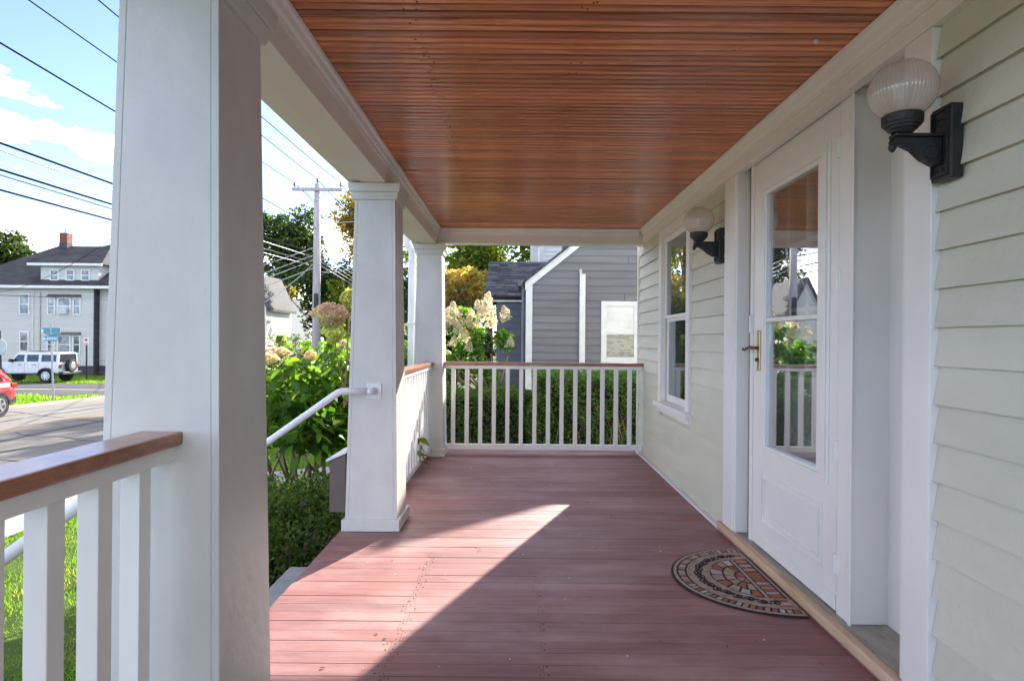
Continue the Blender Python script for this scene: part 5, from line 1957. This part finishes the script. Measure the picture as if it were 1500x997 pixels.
MB().box(x0, x1, y0 + 0.051, FY + 0.6, ze - 0.18, ze - 0.08).obj('soffit', M['white'], gh)
# dormer
dY = FY + 0.12


def DXp(u):
    return px(u, dY)


def DZp(v):
    return pz(v, dY)


dm = MB()
dm.box(DXp(59), DXp(144), dY, dY + 5, DZp(421), DZp(393))
dm = dm.obj('dormer', M['farsid'], gh)
m = MB()
a0, a1, zb_ = DXp(47), DXp(154), DZp(393)
pk = (DXp(122), dY + 3.4, DZp(361) + 0.45)
m.add([(a0, dY - 0.5, zb_), (a1, dY - 0.5, zb_), (a1, dY + 5, zb_), (a0, dY + 5, zb_), pk, (DXp(122), dY + 5, pk[2])], [(0, 1, 4), (1, 2, 5, 4), (3, 0, 4, 5), (0, 3, 2, 1)])
m.obj('dormer_roof', M['farroof'], dm)
MB().box(a0 - 0.03, a1 + 0.03, dY - 0.56, dY - 0.44, zb_ - 0.14, zb_ + 0.05).obj('dormer_eave', M['white'], dm)
MB().box(DXp(59), DXp(144), dY - 0.06, dY - 0.001, DZp(421.5), DZp(419.5)).obj('dormer_sill', M['white'], dm)


def far_window(par, u0, u1, v0, v1, Y, name='window', ac=False):
    m = MB()
    xa, xb, zb, zt = px(u0, Y), px(u1, Y), pz(v1, Y), pz(v0, Y)
    w = 0.09
    m.box(xa, xa + w, Y - 0.07, Y, zb, zt)
    m.box(xb - w, xb, Y - 0.07, Y, zb, zt)
    m.box(xa + w + .001, xb - w - .001, Y - 0.07, Y, zt - w, zt)
    m.box(xa + w + .001, xb - w - .001, Y - 0.09, Y, zb, zb + w)
    zm = (zb + zt) / 2
    m.box(xa + w + .001, xb - w - .001, Y - 0.05, Y, zm - 0.035, zm + 0.035)
    o = m.obj(name, M['white'], par)
    MB().box(xa + w + .002, xb - w - .002, Y - 0.03, Y - 0.024, zm + 0.036, zt - w - .001).obj('pane', M['farglass'], o)
    MB().box(xa + w + .002, xb - w - .002, Y - 0.03, Y - 0.024, zb + w + .001, zm - 0.036).obj('pane', M['farglass'], o)
    if ac:
        MB().box(xa + 0.16, xb - 0.16, Y - 0.35, Y - 0.031, zb + w + .002, zb + w + 0.38).obj('air_conditioner', M['ac'], o)
    return o


for u0 in (73, 96, 118.5):
    far_window(dm, u0, u0 + 13, 400, 417, dY)
far_window(gh, 28.5, 43.5, 436, 467, FY)
far_window(gh, 29, 43, 491, 521, FY)
for vv in ((441, 467), (496, 524)):
    far_window(gh, 69.5, 81, vv[0], vv[1], FY)
    far_window(gh, 84.5, 104, vv[0], vv[1], FY, ac=vv[0] == 441)
    far_window(gh, 107, 118.5, vv[0], vv[1], FY)
    MB().prism([(FY - 0.002, Z(vv[0] - 4.5)), (FY - 0.30, Z(vv[0] - 0.5)), (FY - 0.002, Z(vv[0] - 0.5))], 'x', X(70.5), X(118.5)).obj('awning', M['awning'], gh)
MB().box(X(137), X(139.3), FY - 0.02, FY + 0.499, Z(541), Z(427)).obj('corner_downspout', M['farroof'], gh)
MB().tube([(X(59), FY - 0.05, Z(541)), (X(59), FY - 0.05, Z(434))], 0.045, 6).obj('conduit', M['galv'], gh)
MB().tube([(X(49), FY - 0.05, Z(541)), (X(49), FY - 0.05, Z(430))], 0.035, 6).obj('conduit', M['white'], gh)
ck = MB()
cyy = FY + 5.0
ck.box(px(85.5, cyy), px(97, cyy), cyy, cyy + 0.7, pz(368, cyy), pz(347, cyy))
ck = ck.obj('chimney', M['brick'], gh)
m = MB()
m.box(px(85, cyy), px(97.5, cyy), cyy - 0.03, cyy + 0.73, pz(347, cyy) + 0.001, pz(346, cyy))
m.tube([(px(91, cyy), cyy + 0.3, pz(346, cyy)), (px(91, cyy), cyy + 0.3, pz(341, cyy))], 0.09, 8)
m.obj('chimney_cap', M['galv'], ck)
m = MB()
m.box(px(85.3, cyy), px(97.2, cyy), cyy - 0.02, cyy + 0.69, pz(370, cyy), pz(361, cyy))
m.obj('flashing', M['greyroof'], ck)

# two houses further up across the street
oh = thing('gabled_house', 'grey house edge with overhanging roof just beside the large column', 'house', (-27, 66, gz(-27, 60)))
Yq = 62.0
m = MB()
m.box(px(350, Yq), px(389, Yq), Yq, Yq + 7, gz(-26, 62), pz(445, Yq))
m.prism([(px(350, Yq), pz(445, Yq)), (px(389, Yq), pz(445, Yq)), (px(369.5, Yq), pz(405, Yq))], 'y', Yq, Yq + 7)
m.obj('wall', M['farsid'], oh)
m = MB()
for s in (-1, 1):
    m.prism([(px(369.5, Yq), pz(402, Yq)), (px(369.5 + s * 26, Yq), pz(455, Yq)), (px(369.5 + s * 26, Yq), pz(458.5, Yq)), (px(369.5, Yq), pz(406, Yq))], 'y', Yq - 0.5, Yq + 7.5)
m.obj('roof', M['greyroof'], oh)
far_window(oh, 381, 388, 452, 473, Yq)
far_window(oh, 381, 388, 490, 512, Yq)
MB().box(px(387.4, Yq), px(390, Yq), Yq - 0.08, Yq - 0.001, gz(-26, 62), pz(452, Yq)).obj('corner_board', M['white'], oh)

oh = thing('gabled_house', 'small bright white gabled house with grey roof seen across street', 'house', (-28, 76, gz(-27, 60)))
Yq = 75.0
m = MB()
ga, gb, gp = 406, 452, 428
m.box(px(ga, Yq), px(gb, Yq), Yq, Yq + 6, -2.3, pz(470, Yq))
m.prism([(px(ga, Yq), pz(470, Yq)), (px(gb, Yq), pz(470, Yq)), (px(gp, Yq), pz(443, Yq))], 'y', Yq, Yq + 6)
m.box(px(393, Yq), px(ga - 0.3, Yq), Yq + 0.6, Yq + 6, -2.3, pz(461, Yq))
m.obj('wall', M['white'], oh)
m = MB()
m.add([(px(390, Yq), Yq - 0.2, pz(462, Yq)), (px(411, Yq), Yq - 0.2, pz(462, Yq)), (px(428, Yq), Yq + 2.5, pz(441, Yq) + 0.2), (px(397, Yq), Yq + 2.5, pz(441, Yq) + 0.2),
       (px(390, Yq), Yq - 0.2, pz(464, Yq)), (px(411, Yq), Yq - 0.2, pz(464, Yq)), (px(428, Yq), Yq + 2.5, pz(443, Yq) + 0.2), (px(397, Yq), Yq + 2.5, pz(443, Yq) + 0.2)],
      [(0, 1, 2, 3), (7, 6, 5, 4), (0, 4, 5, 1), (1, 5, 6, 2), (2, 6, 7, 3), (3, 7, 4, 0)])
m.prism([(px(gp, Yq), pz(441, Yq)), (px(gb + 3, Yq), pz(471, Yq)), (px(gb + 3, Yq), pz(473, Yq)), (px(gp, Yq), pz(443.2, Yq))], 'y', Yq - 0.3, Yq + 6)
m.obj('roof', M['greyroof'], oh)
far_window(oh, 411, 424, 464, 480, Yq)

# ------------------------------------------------------------------ signs
def sign_post(name, lab, x, y, z1, r, mat, cat='sign', lean=0.0):
    t = thing(name, lab, cat, (x, y, gz(x, y)))
    MB().tube([(x, y, gz(x, y) - 0.1), (x + lean, y, z1)], r, 8).obj('post', M[mat], t)
    return t


ys = 24.5
sx = px(79, ys)
t = sign_post('street_sign', 'pale street name post with two crossed blue and teal blades at corner', sx, ys, pz(479, ys), 0.035, 'galv', lean=-0.12)
sx2 = sx - 0.10
m = MB()
m.box(px(62, ys), px(88, ys), ys - 0.02, ys + 0.0, pz(494, ys), pz(485.5, ys))
sb = m.obj('blade', M['signgreen'], t, bevel=0.006)
m = MB()
m.box(px(61.6, ys), px(88.4, ys), ys + 0.001, ys + 0.004, pz(494.5, ys), pz(485, ys))
m.box(px(61, ys), px(64, ys), ys - 0.024, ys - 0.021, pz(493, ys), pz(488, ys))
m.obj('blade_border', M['white'], sb)
m = MB()
m.prism([(px(66, ys), pz(505, ys)), (px(86, ys), pz(505, ys)), (px(86, ys), pz(497.5, ys)), (px(82, ys), pz(496.5, ys)), (px(77, ys), pz(495, ys)), (px(72, ys), pz(497, ys)), (px(66, ys), pz(498.5, ys))], 'y', ys - 0.06, ys - 0.045)
sb = m.obj('blade', M['signblue'], t)
m = MB()
for uu in (70.5, 73, 75.5, 78, 80.5, 83):
    m.box(px(uu, ys), px(uu + 1.5, ys), ys - 0.064, ys - 0.0605, pz(503.2, ys), pz(499.5, ys))
m.prism([(px(63, ys), pz(502.5, ys)), (px(70, ys), pz(503.5, ys)), (px(67, ys), pz(499.8, ys))], 'y', ys - 0.064, ys - 0.0605)
m.obj('legend_patch', M['white'], sb)

ys = 27.5
t = sign_post('stop_sign', 'grey back of an octagonal road sign on a dark leaning post', px(3.5, ys), ys, pz(490, ys), 0.04, 'blackplastic', lean=-0.12)
xc_, zc_ = px(-1, ys), pz(514, ys)
m = MB()
m.prism([(xc_ + 0.40 * math.cos(math.radians(22.5 + 45 * i)), zc_ + 0.40 * math.sin(math.radians(22.5 + 45 * i))) for i in range(8)], 'y', ys - 0.06, ys - 0.045)
m.obj('plate', M['galv'], t)
ys = 41.5
t = sign_post('parking_sign', 'small white and red parking sign on black post before the grey house', px(127, ys), ys, pz(500, ys), 0.05, 'blackplastic')
m = MB()
m.box(px(124.3, ys), px(131, ys), ys - 0.09, ys - 0.07, pz(510, ys), pz(499.5, ys))
pl = m.obj('plate', M['white'], t, bevel=0.01)
m = MB()
m.lathe([(0.10, 0), (0.10, -0.004)], px(127.6, ys), ys - 0.091, pz(503, ys), 14, 'y')
m.box(px(125.2, ys), px(130.2, ys), ys - 0.095, ys - 0.091, pz(509, ys), pz(507.4, ys))
m.obj('sign_print', M['signred'], pl)


# ------------------------------------------------------------------ vehicles
def loft_body(sections):
    """sections: list of (x, [(y,z)...half profile from bottom to top]) mirrored"""
    m = MB()
    vs, fs = [], []
    n = None
    for x, prof in sections:
        ring = [(x, y, z) for y, z in prof] + [(x, -y, z) for y, z in reversed(prof)]
        n = len(ring)
        vs += ring
    for i in range(len(sections) - 1):
        for k in range(n):
            k2 = (k + 1) % n
            fs.append((i * n + k, i * n + k2, (i + 1) * n + k2, (i + 1) * n + k))
    fs.append(tuple(range(n)))
    fs.append(tuple((len(sections) - 1) * n + k for k in range(n))[::-1])
    m.add(vs, fs)
    return m


def local_obj(mb, name, mat, parent, **kw):
    """mesh already in the parent's local coordinates"""
    loc = root_of(parent).location
    mb.v = [(p[0] + loc[0], p[1] + loc[1], p[2] + loc[2]) for p in mb.v]
    return mb.obj(name, mat, parent, **kw)


def wheel(par, x, y, R, W, spokes, rim_mat='alloy'):
    s = 1 if y > 0 else -1
    m = MB()
    m.lathe([(R * 0.62, -W / 2), (R * 0.93, -W / 2), (R, -W / 2 + 0.03), (R, W / 2 - 0.03), (R * 0.93, W / 2), (R * 0.62, W / 2)], x, y, R, 28, 'y')
    w = local_obj(m, 'wheel', M['rubber'], par)
    m = MB()
    yo = y + s * (W / 2 - 0.015)
    m.lathe([(R * 0.62, 0), (R * 0.64, s * 0.02), (R * 0.57, s * 0.022), (R * 0.55, s * 0.0)], x, yo, R, 24, 'y')
    for i in range(spokes):
        a = 2 * math.pi * i / spokes + 0.3
        c, sn = math.cos(a), math.sin(a)
        wd = 0.035
        pts = [(c * R * 0.12 - sn * wd, sn * R * 0.12 + c * wd), (c * R * 0.12 + sn * wd, sn * R * 0.12 - c * wd), (c * R * 0.57 + sn * wd * 1.3, sn * R * 0.57 - c * wd * 1.3), (c * R * 0.57 - sn * wd * 1.3, sn * R * 0.57 + c * wd * 1.3)]
        m.prism([(x + p[0], R + p[1]) for p in pts], 'y', yo + s * 0.001, yo + s * 0.025)
    m.lathe([(R * 0.16, 0), (R * 0.16, s * 0.03)], x, yo, R, 14, 'y')
    local_obj(m, 'rim', M[rim_mat], w)
    return w


# white four-door off-roader, x forward, rear axle at x = 0
jy = 37.45
jx = px(68, 36.6)
jp = thing('parked_car', 'white boxy off-road car with black spare wheel parked by the grey house', 'car', (jx, jy, gz(jx, 36.6) + 0.02))
secs = []
for x, w, zb, zt in ((-0.72, 0.80, 0.62, 1.18), (-0.66, 0.83, 0.56, 1.22), (2.35, 0.83, 0.52, 1.22), (2.42, 0.80, 0.52, 1.22), (3.45, 0.66, 0.56, 1.16), (3.58, 0.62, 0.60, 1.10)):
    secs.append((x, [(w * 0.92, zb), (w, zb + 0.06), (w, zt - 0.08), (w * 0.96, zt)]))
local_obj(loft_body(secs), 'body', M['carwhite'], jp, bevel=0.015)
secs = []
for x, zt in ((-0.70, 1.78), (-0.62, 1.82), (1.70, 1.83), (1.82, 1.80)):
    secs.append((x, [(0.74, 1.73), (0.73, 1.78), (0.68, zt)]))
local_obj(loft_body(secs), 'hardtop', M['carwhite'], jp)
m = MB()   # pillars
for x0, x1, xt0, xt1 in ((-0.70, -0.55, -0.70, -0.55), (0.36, 0.52, 0.36, 0.52), (1.24, 1.38, 1.24, 1.38), (2.16, 2.28, 1.74, 1.84)):
    for s in (-1, 1):
        vs = [(x0, s * 0.80, 1.20), (x1, s * 0.80, 1.20), (xt1, s * 0.73, 1.76), (xt0, s * 0.73, 1.76), (x0, s * 0.74, 1.20), (x1, s * 0.74, 1.20), (xt1, s * 0.68, 1.76), (xt0, s * 0.68, 1.76)]
        m.add(vs, [(0, 1, 2, 3), (7, 6, 5, 4), (0, 4, 5, 1), (1, 5, 6, 2), (2, 6, 7, 3), (3, 7, 4, 0)])
for s in (-1, 1):
    m.box(-0.70, 2.2, min(s * 0.74, s * 0.815), max(s * 0.74, s * 0.815), 1.205, 1.27)
    m.box(-0.65, 1.8, min(s * 0.69, s * 0.742), max(s * 0.69, s * 0.742), 1.68, 1.735)
local_obj(m, 'pillar', M['carwhite'], jp)
m = MB()
secs = [(-0.66, [(0.765, 1.2), (0.70, 1.75)]), (1.72, [(0.765, 1.2), (0.70, 1.75)])]
m = loft_body(secs)
m.add([(1.73, -0.70, 1.75), (1.73, 0.70, 1.75), (2.18, 0.765, 1.2), (2.18, -0.765, 1.2), (1.72, -0.70, 1.74), (1.72, 0.70, 1.74), (1.72, 0.76, 1.2), (1.72, -0.76, 1.2)], [(0, 1, 2, 3), (0, 3, 7, 4), (1, 5, 6, 2)])
local_obj(m, 'window', M['carglass'], jp)
m = MB()
for ax in (0.0, 2.98):
    for s in (-1, 1):
        pts = []
        for i in range(11):
            a = math.pi * (i / 10)
            pts.append((ax + 0.52 * math.cos(a), 0.44 + 0.47 * math.sin(a)))
        for i in range(10, -1, -1):
            a = math.pi * (i / 10)
            pts.append((ax + 0.44 * math.cos(a), 0.44 + 0.40 * math.sin(a)))
        ya, yb = sorted((s * 0.80, s * 0.94))
        m.prism(pts, 'y', ya, yb)
        m.lathe([(0.44, 0), (0.44, s * 0.006)], ax, s * 0.832, 0.44, 20, 'y')
local_obj(m, 'fender_flare', M['blackplastic'], jp)
for ax in (0.0, 2.98):
    for s in (-1, 1):
        wheel(jp, ax, s * 0.78, 0.405, 0.26, 8)
m = MB()
m.lathe([(0.20, 0), (0.36, 0), (0.395, 0.05), (0.395, 0.20), (0.36, 0.25), (0.22, 0.25)], -1.02, 0, 1.02, 26, 'x')
sw = local_obj(m, 'spare_wheel', M['rubber'], jp)
m = MB()
m.lathe([(0.21, 0.0), (0.19, -0.01), (0.05, -0.012)], -1.015, 0, 1.02, 20, 'x')
local_obj(m, 'rim', M['alloy'], sw)
m = MB()
m.box(-0.98, -0.70, -0.80, 0.80, 0.50, 0.66)
m.box(3.58, 3.75, -0.78, 0.78, 0.52, 0.70)
local_obj(m, 'bumper', M['blackplastic'], jp, bevel=0.02)
m = MB()
for s in (-1, 1):
    m.box(-0.76, -0.70, min(s * 0.62, s * 0.80), max(s * 0.62, s * 0.80), 0.88, 1.12)
local_obj(m, 'tail_light', M['redlens'], jp, bevel=0.01)
m = MB()
for s in (-1, 1):
    for x in (0.62, 1.50):
        m.box(x, x + 0.2, s * 0.845 - 0.015, s * 0.845 + 0.015, 1.07, 1.10)
    m.box(1.98, 2.14, min(s * 0.84, s * 1.02), max(s * 0.84, s * 1.02), 1.24, 1.42)
    m.lathe([(0.07, 0), (0.07, s * 0.006)], -0.35, s * 0.832, 1.0, 14, 'y')
local_obj(m, 'trim_fitting', M['blackplastic'], jp)
m = MB()
for x in (0.45, 1.33):
    for s in (-1, 1):
        m.box(x, x + 0.012, s * 0.831 - 0.003, s * 0.831 + 0.003, 0.58, 1.2)
local_obj(m, 'door_seam', M['blackplastic'], jp)
m = MB()
for yy in (-0.55, -0.2, 0.2, 0.55):
    m.box(0.3, 1.4, yy - 0.02, yy + 0.02, 1.85, 1.88)
local_obj(m, 'roof_rack', M['blackplastic'], jp)
jp.rotation_euler.z = math.pi

# red compact SUV on the street
rx_, ry_ = -16.2, 18.0
rc = thing('passing_car', 'red compact suv with its rear wheel showing at the street edge', 'car', (rx_, ry_, gz(rx_, 18) + 0.008))
secs = []
for x, w, zb, zt in ((-0.72, 0.74, 0.55, 0.85), (-0.66, 0.84, 0.42, 1.02), (-0.45, 0.89, 0.36, 1.06), (0.4, 0.91, 0.30, 1.04), (1.6, 0.91, 0.28, 1.0), (2.3, 0.90, 0.28, 0.98), (3.0, 0.86, 0.32, 0.93), (3.4, 0.76, 0.38, 0.80), (3.5, 0.66, 0.45, 0.70)):
    secs.append((x, [(w * 0.9, zb), (w * 0.985, zb + 0.10), (w, (zb + zt) / 2 + 0.05), (w * 0.95, zt - 0.06), (w * 0.86, zt)]))
local_obj(loft_body(secs), 'body', M['carred'], rc, smooth=True)
secs = []
for x, zt, wt in ((-0.60, 1.10, 0.70), (-0.40, 1.42, 0.62), (-0.22, 1.58, 0.60), (0.5, 1.64, 0.61), (1.2, 1.60, 0.60), (1.65, 1.45, 0.60), (2.4, 1.02, 0.66)):
    secs.append((x, [(0.80, 0.98), (0.80 - (zt - 0.98) * 0.22, 0.98 + (zt - 0.98) * 0.8), (wt * 0.92, zt)]))
local_obj(loft_body(secs), 'roof', M['carred'], rc, smooth=True)
m = MB()
for s in (-1, 1):
    for poly in ([(-0.30, 1.08), (0.30, 1.06), (0.28, 1.46), (-0.10, 1.44)], [(0.38, 1.06), (1.18, 1.05), (1.08, 1.49), (0.36, 1.47)], [(1.26, 1.05), (2.05, 1.04), (1.55, 1.40), (1.16, 1.47)]):
        vs = []
        for off in (0.0, 0.012):
            for (x, z) in poly:
                yy = 0.80 - (z - 0.98) * 0.235 + off
                vs.append((x, s * yy, z))
        n = len(poly)
        m.add(vs, [tuple(range(n)), tuple(range(n, 2 * n))] + [(i, (i + 1) % n, n + (i + 1) % n, n + i) for i in range(n)])
local_obj(m, 'window', M['carglass'], rc)
m = MB()
for ax in (0.0, 2.64):
    for s in (-1, 1):
        pts = [(ax + 0.44 * math.cos(math.pi * i / 10), 0.34 + 0.42 * math.sin(math.pi * i / 10)) for i in range(11)] + [(ax + 0.37 * math.cos(math.pi * i / 10), 0.34 + 0.35 * math.sin(math.pi * i / 10)) for i in range(10, -1, -1)]
        ya, yb = sorted((s * 0.86, s * 0.925))
        m.prism(pts, 'y', ya, yb)
        m.lathe([(0.38, 0), (0.38, s * 0.004)], ax, s * 0.905, 0.35, 20, 'y')
m.box(-0.76, -0.58, -0.80, 0.80, 0.36, 0.56)
local_obj(m, 'wheel_arch', M['blackplastic'], rc)
for ax in (0.0, 2.64):
    for s in (-1, 1):
        wheel(rc, ax, s * 0.82, 0.345, 0.225, 5)
m = MB()
for s in (-1, 1):
    m.box(-0.71, -0.50, min(s * 0.60, s * 0.872), max(s * 0.60, s * 0.872), 0.86, 0.98)
local_obj(m, 'tail_light', M['redlens'], rc, bevel=0.01)
rc.rotation_euler.z = -math.pi / 2

# far-off wood along the horizon, reads as one mass
n_ = 26000
a_ = RNG.uniform(math.radians(-78), math.radians(62), n_)
r_ = RNG.uniform(150, 200, n_)
hgt = 9 + 4 * np.sin(a_ * 23) + 3 * np.sin(a_ * 61 + 1) + 2 * np.sin(a_ * 140)
P_ = np.stack([r_ * np.sin(a_), r_ * np.cos(a_), -2.2 + hgt * RNG.uniform(0, 1, n_) ** 0.8], 1)
P_ = P_[~((P_[:, 0] > -22) & (P_[:, 0] < -3))]
leaf_cloud('distant_trees', P_, 2.6, M['maple'], None, 0.8, 0.3, kind='stuff')
